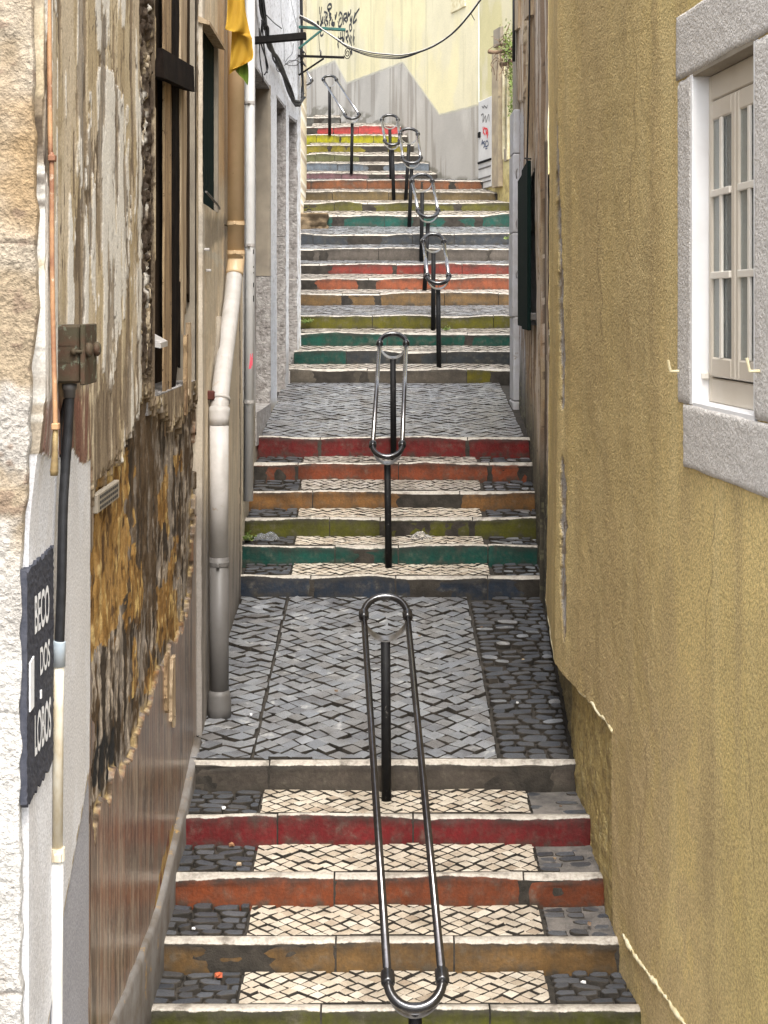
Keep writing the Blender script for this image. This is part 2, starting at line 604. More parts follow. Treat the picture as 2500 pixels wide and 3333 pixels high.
M_PVCBEIGE = mat_plain('beige_pvc', (.57, .42, .26), (.50, .37, .22), 6, .45, bstr=.05, spots=((.30, .19, .10), -.06, 40))
M_PVCWHITE = mat_plain('white_pvc', (.45, .43, .41), (.36, .34, .315), 7, .5, bstr=.08, spots=((.36, .30, .24), -.02, 12))
M_PVCGREY = mat_plain('grey_pvc', (.115, .108, .102), (.095, .088, .08), 6, .5, bstr=.06, spots=((.15, .14, .13), -.07, 35))
M_CONDUIT = mat_plain('peeling_conduit', (.70, .66, .55), (.52, .42, .26), 14, .6, bstr=.4, spots=((.06, .055, .05), .0, 6), stretch=(1, 1, .5))
M_CONDUIT_W = mat_plain('white_conduit', (.76, .76, .76), (.60, .58, .50), 7, .5, bstr=.1)
M_WOOD = mat_plain('weathered_board', (.38, .27, .15), (.14, .085, .045), 10, .85, bstr=.7, bscale=60, stretch=(3, 3, .25), spots=((.09, .055, .03), .02, 30))
M_WOODDARK = mat_plain('dark_rotten_wood', (.018, .012, .008), (.045, .028, .016), 14, .9, bstr=.9, bdist=.008, bscale=50, stretch=(3, 3, .3), spec=.1)
M_WOODPALE = mat_plain('pale_board', (.46, .36, .24), (.22, .15, .085), 9, .8, bstr=.5, bscale=50, stretch=(3, 3, .2))
M_BLACKWOOD = mat_plain('charred_board', (.007, .005, .0045), (.018, .013, .010), 10, .9, bstr=.5, spec=.06)
M_JAMB = mat_plain('rough_jamb_stone', (.40, .38, .36), (.22, .20, .185), 16, .9, bstr=1.0, bdist=.02, bscale=38, spots=((.09, .085, .08), .0, 26))
M_JAMBWARM = mat_plain('warm_jamb_render', (.30, .26, .20), (.22, .19, .15), 4, .9, bstr=.5, bscale=40)
M_SURROUND = mat_plain('bush_hammered_stone', (.68, .65, .61), (.48, .45, .415), 75, .88, bstr=1.0, bdist=.014, bscale=75, spots=((.66, .64, .62), .0, 48))
M_WHITE = mat_plain('white_paint', (.80, .80, .80), (.74, .73, .72), 5, .7, bstr=.15, bscale=40)
M_BEAD = mat_plain('pale_render_edge', (.74, .68, .48), (.55, .47, .26), 12, .9, bstr=.6, bscale=50)
M_FRAME = mat_plain('beige_window_frame', (.60, .54, .45), (.54, .48, .39), 4, .4, bstr=.05)
M_MUNTIN = mat_plain('cream_muntin', (.74, .70, .62), (.68, .63, .55), 6, .35, bstr=0)
M_DARK = mat_plain('dark_interior', (.018, .017, .016), (.03, .028, .025), 2, .9, bstr=0)
M_CURTAIN = mat_plain('net_curtain', (.13, .13, .125), (.06, .06, .056), 6, .9, bstr=.2, stretch=(6, 6, .3))
M_DOOR = mat_plain('old_door_paint', (.16, .12, .09), (.10, .08, .06), 6, .7, bstr=.3, stretch=(2, 2, .4))
M_GREYDOOR = mat_plain('pale_grey_door', (.60, .59, .57), (.52, .51, .49), 5, .6, bstr=.1)
M_WHITELET = mat_plain('white_letter_paint', (.80, .80, .79), (.70, .70, .70), 30, .8, bstr=.1)
M_SIGN = mat_plain('slate_sign_paint', (.030, .033, .045), (.05, .052, .065), 40, .8, bstr=.5, bscale=120, spots=((.10, .10, .12), -.04, 90))
M_TAGINK = mat_plain('black_spray', (.02, .02, .022), (.035, .035, .035), 30, .7, bstr=0)
M_REDINK = mat_plain('red_spray', (.72, .03, .04), (.60, .05, .05), 30, .7, bstr=0)
M_BLUEINK = mat_plain('blue_marker', (.05, .07, .13), (.08, .10, .16), 30, .7, bstr=0)
M_PINK = mat_plain('pink_spray', (.80, .10, .16), (.7, .2, .22), 30, .7, bstr=0)
M_FLAG = mat_plain('yellow_cloth', (.42, .25, .018), (.34, .19, .012), 5, .8, bstr=.3, bscale=90)
M_FLAGG = mat_plain('green_cloth', (.10, .16, .01), (.07, .12, .01), 5, .8, bstr=.3, bscale=90)
M_LEAF = mat_plain('leaf_green', (.09, .15, .025), (.14, .17, .04), 20, .6, bstr=0)
M_TWIG = mat_plain('dry_twig', (.20, .13, .08), (.12, .08, .05), 20, .85, bstr=.2)
M_STUMP = mat_plain('weathered_block', (.20, .145, .085), (.12, .085, .05), 10, .95, bstr=.8, bdist=.01, bscale=30)
M_ORANGEBIT = mat_plain('terracotta', (.5, .12, .05), (.4, .09, .04), 30, .8, bstr=0)
M_GLASS, _t, _b = nodes_for('window_glass')
_b.inputs['Base Color'].default_value = (.85, .9, .9, 1)
_b.inputs['Roughness'].default_value = .03
_b.inputs['Transmission Weight'].default_value = .92
_b.inputs['IOR'].default_value = 1.14
M_BAG, _t, _b = nodes_for('clear_plastic')
_b.inputs['Base Color'].default_value = (.9, .92, .93, 1)
_b.inputs['Roughness'].default_value = .18
_b.inputs['Transmission Weight'].default_value = .93
_b.inputs['IOR'].default_value = 1.15

# ------------------------------------------------------------------ plans of the walls (x, y), the camera stands at the origin
LA = [(-1.055, 4.30), (-1.09, 8.62)]
LB = [(-1.060, 8.62), (-1.10, 11.50)]
LC = [(-1.15, 11.50), (-1.145, 13.3), (-1.106, 15.0), (-1.056, 16.4), (-.965, 17.2)]
RA = [(1.381, 4.0), (.9986, 8.5), (1.17, 10.6)]
RPL = [(1.112, 7.19), (1.062, 8.2), (1.20, 10.6)]
RB = [(1.18, 10.6), (1.23, 11.4), (1.317, 13.35), (1.372, 15.07)]
RC = [(2.55, 18.3), (1.48, 23.0)]
BK = [(1.48, 23.0), (-1.0, 30.06), (-3.0, 35.75)]


def left_x(d):
    if d < 8.62: return -1.09
    if d < 11.5: return -1.12
    return float(np.interp(d, [11.5, 13.3, 15, 16.4, 17.2, 17.21, 24, 35], [-1.16, -1.155, -1.12, -1.07, -.98, -1.35, -1.7, -2.4]))


def right_x(d):
    return float(np.interp(d, [4, 6.66, 8.2, 10.6, 11.4, 13.35, 15.0, 15.3, 19, 21.3, 22.7, 23.0, 30.06], [1.40, 1.17, 1.075, 1.21, 1.25, 1.335, 1.39, 1.9, 2.42, 1.90, 1.57, 1.50, -.98]))


# ------------------------------------------------------------------ ground
def quad_sheet(name, x0, x1, y0, y1, z, m):
    o = part(name, [(x0, y0, z), (x1, y0, z), (x1, y1, z), (x0, y1, z)], [(0, 1, 2, 3)], m)
    return tag(o, kind='structure')


quad_sheet('ground', -60, 60, -60, 80, -4.02, M_GROUND)

# ------------------------------------------------------------------ stair: rows (front edge row, riser bottom row, distance, paint, alt paint + share of the width)
S = [
    (None, None, 5.10, (120, 60, 40), None), (None, None, 5.49, (110, 90, 60), None), (None, None, 5.88, (60, 75, 85), None), (None, None, 6.27, (10, 80, 68), None),
    (3289, None, 6.66, (96, 98, 22), None), (3063, 3160, 7.05, (142, 108, 62), None), (2853, 2945, 7.44, (152, 76, 38), None),
    (2660, 2747, 7.83, (132, 26, 30), None), (2481, 2571, 8.22, (100, 90, 80), None),
    (1877, 1942, 11.40, (42, 56, 74), None), (1779, 1835, 11.79, (2, 88, 76), None), (1687, 1745, 12.18, (106, 106, 14), None),
    (1600, 1654, 12.57, (166, 118, 64), None), (1508, 1561, 12.96, (166, 82, 46), None), (1425, 1485, 13.35, (142, 30, 30), None),
    (1202, 1246, 16.40, (118, 108, 94), (130, 120, 20, .80, 1)), (1144, 1184, 16.80, (62, 68, 72), (2, 88, 76, .19, -1)), (1084, 1125, 17.20, (6, 94, 78), None),
    (1028, 1069, 17.60, (118, 114, 14), None), (955, 994, 18.60, (150, 118, 74), None), (905, 942, 19.00, (188, 104, 68), None),
    (858, 892, 19.40, (176, 72, 58), None), (809, 848, 19.80, (122, 112, 102), None), (761, 796, 20.20, (74, 80, 86), None),
    (699, 737, 21.00, (20, 102, 88), None), (658, 686, 21.45, (120, 116, 44), None), (624, 651, 22.05, (128, 108, 70), None), (585, 615, 22.70, (156, 98, 62), None),
    (562, 582, 24.66, (150, 108, 114), None), (531, 556, 25.00, (134, 146, 158), None), (502, 526, 25.35, (128, 130, 84), None),
    (470, 495, 25.70, (166, 152, 30), None), (440, 465, 26.00, (196, 190, 16), None), (411, 436, 26.30, (232, 88, 84), None),
    (380, 401, 26.90, (118, 118, 112), None), (350, 374, 27.30, (92, 102, 72), None),
]
PAINTNAME = ['brick red', 'tan', 'slate', 'green', 'olive green at the very bottom of the view', 'ochre brown', 'rust orange', 'deep red', 'bare grey', 'slate blue', 'bottle green', 'olive yellow',
             'sandy ochre', 'terracotta orange', 'crimson', 'stone grey and olive', 'slate and teal', 'sea green', 'mossy olive', 'buff', 'salmon orange', 'brick pink', 'warm grey',
             'charcoal', 'teal', 'drab olive', 'brown', 'pale orange', 'mauve', 'powder blue', 'sage', 'mustard', 'acid yellow', 'coral pink', 'ash grey', 'dull green']


def zpx(py, d): return -(py - YH) * d / F


steps = []
for i, (yf, yb, d, c, alt) in enumerate(S):
    if yf is None:
        k = i - 4
        zf = zpx(3289, 6.66) + k * .163
        zb = zf - .145
    else:
        zf = zpx(yf, d)
        zb = zpx(yb, d) if yb else zf - .145
    steps.append(dict(d=d, zf=zf, zb=zb, c=c, alt=alt))

# ---- stone shapes shared by all paving stones
def sett_mesh(outline, name, mat, dome=.015, inset=.07, hgt=.5):
    n = len(outline)
    cx = sum(p[0] for p in outline) / n; cy = sum(p[1] for p in outline) / n
    vs = [(x, y, -hgt) for x, y in outline] + [(x, y, -.04) for x, y in outline]
    vs += [(cx + (x - cx) * (1 - inset), cy + (y - cy) * (1 - inset), random.uniform(-.012, .012)) for x, y in outline]
    vs.append((cx, cy, dome))
    fs = []
    for i in range(n):
        j = (i + 1) % n
        fs += [(i, j, n + j, n + i), (n + i, n + j, 2 * n + j, 2 * n + i), (2 * n + i, 2 * n + j, 3 * n)]
    return mesh(name, vs, fs, [mat, M_MORTAR], False, [1, 1, 0] * n)


def rnd_diamond(k=.93, jit=.035, cut=.055):
    out = []
    cs = [(.5, 0), (0, .5), (-.5, 0), (0, -.5)]
    for i in range(4):
        a = Vector(cs[i]) * k + Vector((random.uniform(-jit, jit), random.uniform(-jit, jit)))
        cs[i] = a
    for i in range(4):
        a, p, n = cs[i], cs[i - 1], cs[(i + 1) % 4]
        out.append(a.lerp(p, cut * random.uniform(.5, 1.3)))
        out.append(a.lerp(n, cut * random.uniform(.5, 1.3)))
    return [(v[0], v[1]) for v in out]


def rnd_half(k=.92, jit=.03):
    cs = [Vector((.5, .03)) * k, Vector((0, .5)) * k, Vector((-.5, .03)) * k]
    cs = [c + Vector((random.uniform(-jit, jit), random.uniform(-jit * .4, jit * .4))) for c in cs]
    out = []
    for i in range(3):
        a, p, n = cs[i], cs[i - 1], cs[(i + 1) % 3]
        out.append(a.lerp(p, .09)); out.append(a.lerp(n, .09))
    return [(v[0], v[1]) for v in out]


def rnd_cobble():
    out = []
    n = 9
    for i in range(n):
        a = 2 * math.pi * i / n
        c, s = math.cos(a), math.sin(a)
        e = 9
        r = (abs(c) ** e + abs(s) ** e) ** (-1 / e)
        r *= random.uniform(.43, .515)
        out.append((c * r, s * r))
    return out


DIAM = {m.name: [sett_mesh(rnd_diamond(.925 if m is not M_GREY else .945, .035 if m is not M_GREY else .045), 'paving_stone', m, inset=.07 if m is not M_GREY else .035) for _ in range(18)] for m in (M_LIME, M_GREY, M_WORN)}
HALF = {m.name: [sett_mesh(rnd_half(), 'paving_stone', m) for _ in range(6)] for m in (M_LIME, M_GREY, M_WORN)}
QUART = {m.name: [sett_mesh([(.03, .03), (.40 + random.uniform(-.02, .02), .03), (.22, .22), (.03, .40)], 'paving_stone', m) for _ in range(3)] for m in (M_LIME, M_GREY, M_WORN)}
COBB = [sett_mesh(rnd_cobble(), 'cobble', M_BASALT, .03, .11) for _ in range(14)]
COBG = [sett_mesh(rnd_cobble(), 'cobble', M_GREY, .03, .11) for _ in range(10)]


def surf_z(y, y0, z0, y1, z1, x=0, amp=.006, seed=3):
    return z0 + (z1 - z0) * (y - y0) / (y1 - y0) + amp * (float(vnoise(x * 2.3, y * 2.3, seed)) - .5) * 2


class Stones:
    """collects (mesh, location, rotation, scale), nearest first become parts, the rest one joined part"""
    def __init__(s): s.l = []

    def add(s, me, loc, rot, sc): s.l.append((me, Vector(loc), rot, sc))

    def make(s, parent, name, limit=290, stuff_all=False):
        s.l.sort(key=lambda e: e[1].y)
        lim = 0 if stuff_all else limit
        for me, loc, rot, sc in s.l[:lim]:
            put(name, me, parent, loc, rot, sc)
        rest = s.l[lim:]
        if rest:
            vs, fs, rn, mats, mi = [], [], [], [], []
            o0 = ORG[parent]
            for me, loc, rot, sc in rest:
                M = Matrix.Translation(loc - o0) @ Matrix.Rotation(rot[2], 4, 'Z') @ Matrix.Rotation(rot[1], 4, 'Y') @ Matrix.Rotation(rot[0], 4, 'X') @ Matrix.Diagonal((*sc, 1))
                b = len(vs); r = random.random()
                for mt in me.materials:
                    if mt not in mats: mats.append(mt)
                for v in me.vertices:
                    vs.append(M @ v.co); rn.append(r)
                for p in me.polygons:
                    fs.append(tuple(i + b for i in p.vertices)); mi.append(mats.index(me.materials[p.material_index]))
            me = mesh('paving', vs, fs, mats, False, mi)
            a = me.attributes.new('rnd', 'FLOAT', 'POINT')
            a.data.foreach_set('value', rn)
            o = put('paving', me, parent, o0)
            o['kind'] = 'stuff'


def lay_diamonds(st, mat, x0, x1, y0, z0, y1, z1, diag, sq=1.0, skip=.0, rough=1.0, clipx=None):
    """diagonal setts filling the rectangle, half stones along its borders"""
    nx = max(1, round((x1 - x0) / diag)); dx = (x1 - x0) / nx
    ny = max(1, round((y1 - y0) / (diag * sq))); dy = (y1 - y0) / ny
    pitch = math.atan2(z1 - z0, y1 - y0)
    dm, hm = DIAM[mat.name], HALF[mat.name]
    for j in range(2 * ny + 1):
        y = y0 + j * dy / 2
        odd = j % 2
        for i in range(nx + (0 if odd else 1)):
            x = x0 + (i + (.5 if odd else 0)) * dx
            if odd == 1:
                edge = None
            else:
                edge = None
            if random.random() < skip: continue
            onl, onr = (not odd and i == 0), (not odd and i == nx)
            onf, onb = (j == 0), (j == 2 * ny)
            # rows of even j have their centres on the left and right borders
            if (onf or onb) and (onl or onr):
                zz = surf_z(y, y0, z0, y1, z1, x)
                sx_, sy_ = (1 if onl else -1), (1 if onf else -1)
                r = {(1, 1): 0, (-1, 1): math.pi / 2, (-1, -1): math.pi, (1, -1): -math.pi / 2}[(sx_, sy_)]
                q_ = (dx, dy) if r in (0, math.pi) else (dy, dx)
                st.add(random.choice(QUART[mat.name]), (x, y, zz), (0, 0, r), (q_[0], q_[1], .07))
                continue
            if clipx and not (clipx[0](y) < x < clipx[1](y)): continue
            yy, xx = y + random.gauss(0, .0025) * rough, x + random.gauss(0, .0025) * rough
            if not (onf or onb or onl or onr):
                xx += .011 * (float(vnoise(x * 2.2, y * 2.2, 41)) - .5) * 2; yy += .011 * (float(vnoise(x * 2.2, y * 2.2, 42)) - .5) * 2
            z = surf_z(yy, y0, z0, y1, z1, xx) + random.gauss(0, .0022) * rough
            tilt = (pitch + random.gauss(0, .03) * rough, random.gauss(0, .03) * rough, random.gauss(0, .035) * rough)
            s_ = random.uniform(.95, 1.03)
            h = .07
            if onf or onb or onl or onr:
                r = 0 if onf else math.pi if onb else -math.pi / 2 if onl else math.pi / 2
                a, b_ = (dx, dy) if (onf or onb) else (dy, dx)
                p2 = (pitch if onf else -pitch if onb else 0, 0 if (onf or onb) else (pitch if onl else -pitch), r)
                st.add(random.choice(hm), (xx, yy, z), p2, (a * .98, b_ * .98, h))
            else:
                flip = math.pi if random.random() < .5 else 0
                if flip: tilt = (-tilt[0], -tilt[1], tilt[2] + flip)
                st.add(random.choice(dm), (xx, yy, z), tilt, (dx * s_, dy * s_, h))


def lay_cobbles(st, x0, x1, y0, z0, y1, z1, sx=.11, sy=.075, meshes=None, sink=0.0, skip=0.0, gap=.008, xl=None, xr=None):
    meshes = meshes or COBB
    rows = max(1, round((y1 - y0) / sy)); dy = (y1 - y0) / rows
    pitch = math.atan2(z1 - z0, y1 - y0)
    for j in range(rows):
        y = y0 + (j + .5) * dy
        a = xl(y) if xl else x0
        e = xr(y) if xr else x1
        x = a
        while x < e - .03:
            wd = sx * random.uniform(.65, 1.35)
            if x + wd > e - .03: wd = e - x
            if random.random() >= skip:
                yy = y + random.gauss(0, .004)
                z = surf_z(yy, y0, z0, y1, z1, x) + random.gauss(0, .004) - sink
                st.add(random.choice(meshes), (x + wd / 2, yy, z), (pitch + random.gauss(0, .06), random.gauss(0, .06), random.gauss(0, .06)),
                       (wd - gap, dy * random.uniform(.88, 1.0) - gap * .5, .07))
            x += wd


def kerb(parent, x0, x1, d, zf, zb, depth, col, seed, alt=None, nst=4, fine=True):
    """the kerb stones of one step: worn, rounded nosing, painted riser"""
    rng = random.Random(seed)
    cuts = [x0]
    L = x1 - x0
    ws = [rng.uniform(.6, 1.5) for _ in range(nst)]
    if alt:
        fr = alt[3]
        side = alt[4]
        if side > 0: ws = [fr * .45, fr * .55, 1 - fr]
        else: ws = [fr, (1 - fr) * .45, (1 - fr) * .55]
    tot = sum(ws)
    acc = 0
    for q in ws[:-1]:
        acc += q
        cuts.append(x0 + L * acc / tot)
    cuts.append(x1)
    hh = zf - zb
    for si in range(len(cuts) - 1):
        a, b = cuts[si] + .0045, cuts[si + 1] - .0045
        n = max(4, int((b - a) / (.035 if fine else .09)))
        xs = np.linspace(a, b, n + 1)
        rag = .0035 if fine else .003
        drops = [hh + .04, hh * .8, hh * .6, hh * .42, hh * .26, .034, .017, .006, 0.0]
        outs = [0, 0, 0, 0, 0, 0, -.002, -.008, -.020]
        prof = [(-o, -dr, dr) for o, dr in zip(outs, drops)]
        prof += [(depth * .6, 0.0, -.03), (depth - .006, -.001, -.06), (depth, -.008, -.06), (depth, -.08, -.06)]
        m = len(prof)
        sag_s = rng.uniform(0, 100)
        tilt = rng.uniform(-.004, .004)
        offy, offz = rng.uniform(-.006, .006), rng.uniform(-.004, .004)
        vs, dr = [], []
        for x in xs:
            wear = (float(vnoise(x * 2.1 + 3.3, seed * 1.13, 5)) - .55) * .105 + (float(vnoise(x * 5.3, seed * 2.7, 6)) - .5) * .016
            fine_n = (float(fbm(x * 9, sag_s, 9, 3)) - .5) * .016
            end = min(x - a, b - x)
            er = .010 * max(0, 1 - end / .03) ** 2
            for pi, (oy, oz, dp) in enumerate(prof):
                face = 1.0 if pi <= 8 else max(0, 1 - (oy / depth) * 1.3)
                rg = (float(vnoise(x * 16, oz * 40 + seed, 11)) - .5) * rag * 2 * face
                yy = d + oy - (wear * .35 + fine_n * .5) * face + offy + er * face + rg
                zz = zf + oz + (wear * .50 + fine_n * .35) * face * (1.0 if oz > -.05 else .25) + offz + tilt * (x - a) / (b - a) - er * face * .5
                vs.append((x, yy, zz)); dr.append(dp)
        fs = []
        for i in range(n):
            for k in range(m - 1):
                p = i * m + k
                fs.append((p, p + m, p + m + 1, p + 1))
        fs.append(tuple(range(m))); fs.append(tuple(n * m + k for k in range(m))[::-1])
        c0 = Vector(((a + b) / 2, d, zf))
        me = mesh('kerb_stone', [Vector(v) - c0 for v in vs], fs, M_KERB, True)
        at = me.attributes.new('drop', 'FLOAT', 'POINT')
        at.data.foreach_set('value', dr)
        try: me.set_sharp_from_angle(angle=math.radians(50))
        except Exception: pass
        o = put('kerb_stone', me, parent, c0)
        use = col
        if alt and ((alt[4] > 0 and si == len(cuts) - 2) or (alt[4] < 0 and si == 0)): use = alt[:3]
        k = rng.uniform(.9, 1.1)
        o.color = (*lin(*use, k * .58), 1)


NEAR_END = 15.0
for i in range(len(steps) - 1):
    s, nx_ = steps[i], steps[i + 1]
    d, zf, zb = s['d'], s['zf'], s['zb']
    dn, zbn = nx_['d'], nx_['zb']
    far = d > 16
    xl, xr = left_x(d), right_x(d)
    if i == 15: xl, xr = -1.09, 1.42
    if i >= 15:
        xr = min(xr, right_x(d + .1))
        if 15.2 < d: xl = max(xl, -1.6)
    if i >= 34:
        xl, xr = -2.2, (-.80, -.925)[i - 34]
    kd = .066 if d < 9 else .075 if d < 14 else .09
    if 11 < d < 11.5: kd = .07
    name = 'landing' if (dn - d) > 1.5 and not far else 'stone_step'
    xle, xre = min(xl, left_x(dn)), max(xr, right_x(dn - .02)) if i < 28 else xr
    if i in (14,): xre = 1.42
    org = Vector((0, d, zb))
    # core of the step: joint dirt a little under the stones
    g = G()
    drop_ = .024
    lo = zb - .45
    y0, y1 = d + .012, dn + (.06 if i < len(steps) - 2 else .3)
    z0 = zf - drop_; z1 = zbn - drop_
    g.hexa([(xle, y0, lo), (xre, y0, lo), (xre, y1, lo), (xle, y1, lo), (xle, y0, z0 - .004), (xre, y0, z0 - .004), (xre, y1, z1), (xle, y1, z1)])
    core = g.build(name, M_MORTAR, None, False, org)
    if name == 'landing':
        tag(core, ('grey cobbled landing above the five lower steps' if d < 9 else 'pale grey cobbled landing above the crimson step'), 'landing', None, 'structure')
    else:
        tag(core, 'stone step with %s painted riser' % PAINTNAME[i], 'step', 'painted steps of the alley stair', 'structure')
    kerb(core, xl, xr, d, zf, zb, kd, s['c'], 100 + i, s['alt'], 3 if d < 9 else 4 if d < 14 else random.choice([3, 4, 5]), fine=d < 14)
    ya, yb_ = d + kd + .004, dn - .002
    za = zf - (zf - zbn) * (kd / (dn - d)); zb2 = zbn
    st = Stones()
    if i < 8:
        lay_diamonds(st, M_LIME, -.665, .775 + random.uniform(-.02, .02), ya, zf, yb_, zb2, .088)
        lay_cobbles(st, xl, -.672, ya, zf, yb_, zb2, .115, .068)
        sunk = i != 4
        lay_cobbles(st, .785, xr, ya, zf, yb_, zb2, .12, .07, sink=.010 if sunk else 0, skip=.12 if sunk else 0)
        st.make(core, 'paving_stone')
        if sunk:
            # mortar smeared over the right hand stones
            gg = G(); zz0 = zf - .0075; zz1 = zb2 - .0075
            xs = np.linspace(.80, xr, 14); ys = np.linspace(ya, yb_, 8)
            vs = []
            for yv in ys:
                for xv in xs:
                    tt = (yv - ya) / (yb_ - ya)
                    vs.append((xv, yv, zz0 + (zz1 - zz0) * tt - .010 + .011 * float(fbm(xv * 6, yv * 6, i, 3)) + .012 * max(0, (xv - 1.0) / .2)))
            fs = [(r * 14 + c, r * 14 + c + 1, (r + 1) * 14 + c + 1, (r + 1) * 14 + c) for r in range(7) for c in range(13)]
            part('mortar', vs, fs, M_MORTAR2, core, True)
    elif i == 8:
        # first landing: large grey setts, a border band, irregular cobbles along the right wall
        st2 = Stones()
        lay_diamonds(st, M_GREY, -.735, .64, ya, zf, yb_, zb2, .137, .98, rough=1.5)
        lay_diamonds(st2, M_GREY, -1.105, -.745, ya, zf, yb_, zb2, .150, .86, rough=1.8)
        lay_cobbles(st2, .66, 1.2, ya, zf, yb_, zb2, .13, .085, meshes=COBB[:12] + COBG[:1], xl=lambda y: .655, xr=lambda y: right_x(y) - .03, skip=.03)
        st.make(core, 'paving_stone', 200)
        st2.make(core, 'border_stone', 95)
        gg = G()
    elif i == 14:
        lay_diamonds(st, M_GREY, -1.12, 1.28, ya, zf, yb_, zb2, .130, .98, rough=1.0)
        st.make(core, 'paving_stone', 290)
    elif i < 14:
        lay_diamonds(st, M_WORN if i > 11 else M_LIME, -.72, .82 + random.uniform(-.03, .03), ya, zf, yb_, zb2, .086)
        lay_cobbles(st, xl + .02, -.725, ya, zf, yb_, zb2, .115, .068)
        lay_cobbles(st, .855, xr, ya, zf, yb_, zb2, .12, .07, meshes=COBB[:9] + COBG[:4], sink=.004, skip=.06)
        st.make(core, 'paving_stone')
    else:
        mm = M_GREY if i in (18, 23, 27, 22, 21) else M_WORN
        lay_diamonds(st, mm, max(xl, -1.3), min(xr, 2.2), ya, zf, yb_, zb2, .105, 1.0, rough=.7)
        st.make(core, 'paving', stuff_all=True)

# ------------------------------------------------------------------ buildings on the left
TOP = 3.9


def zlist(z0, z1, n, top=TOP, m=26):
    a = np.linspace(z0, z1, n)
    return np.concatenate([a, np.linspace(z1, top, m)[1:]]) if top > z1 else a


def pxlist(path, a, b, step):
    """stations along a wall, evenly spaced as seen from the street"""
    return np.array(sorted(hit(path, p)[0] for p in np.arange(a, b, step)))


def streaks(U, Z, su, sz, seed, oct=4):
    return fbm(U * su, Z * sz, seed, oct)


# ---- corner building with the sandy stone front
corner = thing('corner_building', (-1.3, 4.4, -4.0), 'corner house front of pitted sandy stone at the left edge of the view', 'building')
SF = [(-3.4, 4.30), (-1.055, 4.30)]


def f_corner(px, py, U, Z, X, Y):
    n = fbm(X * 6, Z * 6, 3, 5); n2 = fbm(X * 22, Z * 22, 5, 4); n3 = fbm(X * 3, Z * 2.2, 8, 4)
    C = np.zeros(px.shape + (3,)) + np.array((.31, .245, .165))
    C = mixc(C, (.40, .34, .26), sstep(.40, .62, n))
    C = mixc(C, (.30, .21, .115), sstep(.58, .72, n3) * (1 - sstep(500, 1300, py)))
    C = mixc(C, (.38, .36, .33), sstep(950, 1300, py) * sstep(.35, .6, n) * .8)
    C = mixc(C, (.43, .41, .38), sstep(1700, 2300, py) * .85)
    C = mixc(C, (.20, .14, .10), sstep(.64, .74, n2) * .7)
    # mortar courses and a few cracks
    cr = np.zeros(px.shape)
    for cy in (790, 2328, 2862, 3240):
        w_ = cy + 14 * (fbm(X * 9, X * 0 + cy, 4, 3) - .5) * 2
        cr = np.maximum(cr, 1 - sstep(2.0, 6.0, np.abs(py - w_)))
    cr *= (vnoise(X * 9, Z * 9, 77) > .25)
    C = mixc(C, (.16, .12, .09), cr * .8)
    h = ((n - .5) * .025 + (n2 - .5) * .010) * (1 - .6 * sstep(1650, 1950, py)) - cr * .006
    C = mixc(C, (.56, .545, .51), sstep(1650, 2000, py) * sstep(.30, .50, n3) * .7)
    edge = np.interp(py[0] if py.ndim == 1 else py, [-400, 0, 600, 1000, 1200, 1500, 1850, 3400], [104, 102, 116, 122, 98, 88, 66, 66])
    sh = (edge - 69) / F * 4.3 + (vnoise(Z * 18, Z * 0, 6) - .5) * .012
    return h, C, sh


def corner_sheet():
    us = np.concatenate([np.linspace(0, 1.9, 30), np.linspace(1.92, 2.345, 110)])
    zs = zlist(-2.6, 1.2, 640)
    x, y = wall_xy(SF, us)
    U, Z = np.meshgrid(us, zs, indexing='ij')
    X = np.repeat(x[:, None], len(zs), 1); Y = np.repeat(y[:, None], len(zs), 1)
    px = CX + F * X / Y; py = YH - F * Z / Y
    h, c, sh = f_corner(px, py, U, Z, X, Y)
    wgt = np.clip((X + 1.16) / .105, 0, 1)
    V = np.stack([X + sh * wgt, Y - h, Z], -1)
    # return of the corner into the alley side
    Vb = V[-1:].copy(); Vb[..., 1] += .09; Vb[..., 0] -= .01
    Vc = Vb.copy(); Vc[..., 1] += .25; Vc[..., 0] -= .10
    V = np.concatenate([V, Vb, Vc], 0)
    c = np.concatenate([c, c[-1:], c[-1:]], 0)
    top = V[:, -1:].copy(); top[..., 1] += .8
    V = np.concatenate([V, top], 1); c = np.concatenate([c, c[:, -1:]], 1)
    keep = np.ones((V.shape[0] - 1, V.shape[1] - 1), bool)
    me = grid_mesh('stone_front', V - np.array(ORG[corner]), keep, M_STONEFACE, c)
    put('stone_front', me, corner, ORG[corner])


corner_sheet()
g = G(); g.box((-3.4, 4.5, -4.0), (-1.3, 6.0, TOP)); g.build('wall', M_PLASTER, corner)

# ---- rotting house: peeling plaster, rubble, a boarded opening
rot = thing('derelict_house', (-1.35, 6.5, -4.0), 'derelict house with peeling cream plaster and bare orange rubble beside the lowest steps', 'building')
N0, N1 = hit(LA, 500)[0], hit(LA, 634)[0]
NZ0, NZ1 = -.42, 2.6


def dist_poly(px, py, pts):
    d = np.full(px.shape, 1e9)
    for (x0, y0), (x1, y1) in zip(pts[:-1], pts[1:]):
        dx, dy = x1 - x0, y1 - y0
        t = np.clip(((px - x0) * dx + (py - y0) * dy) / (dx * dx + dy * dy + 1e-9), 0, 1)
        d = np.minimum(d, np.hypot(px - x0 - t * dx, py - y0 - t * dy))
    return d


TAGS = [[(322, 2560), (326, 2440), (330, 2350), (337, 2440), (334, 2560)], [(345, 2570), (348, 2470), (352, 2380)], [(360, 2550), (362, 2400), (372, 2440), (364, 2500)],
        [(380, 2520), (384, 2370), (376, 2450), (392, 2500)], [(338, 2440), (366, 2400)]]


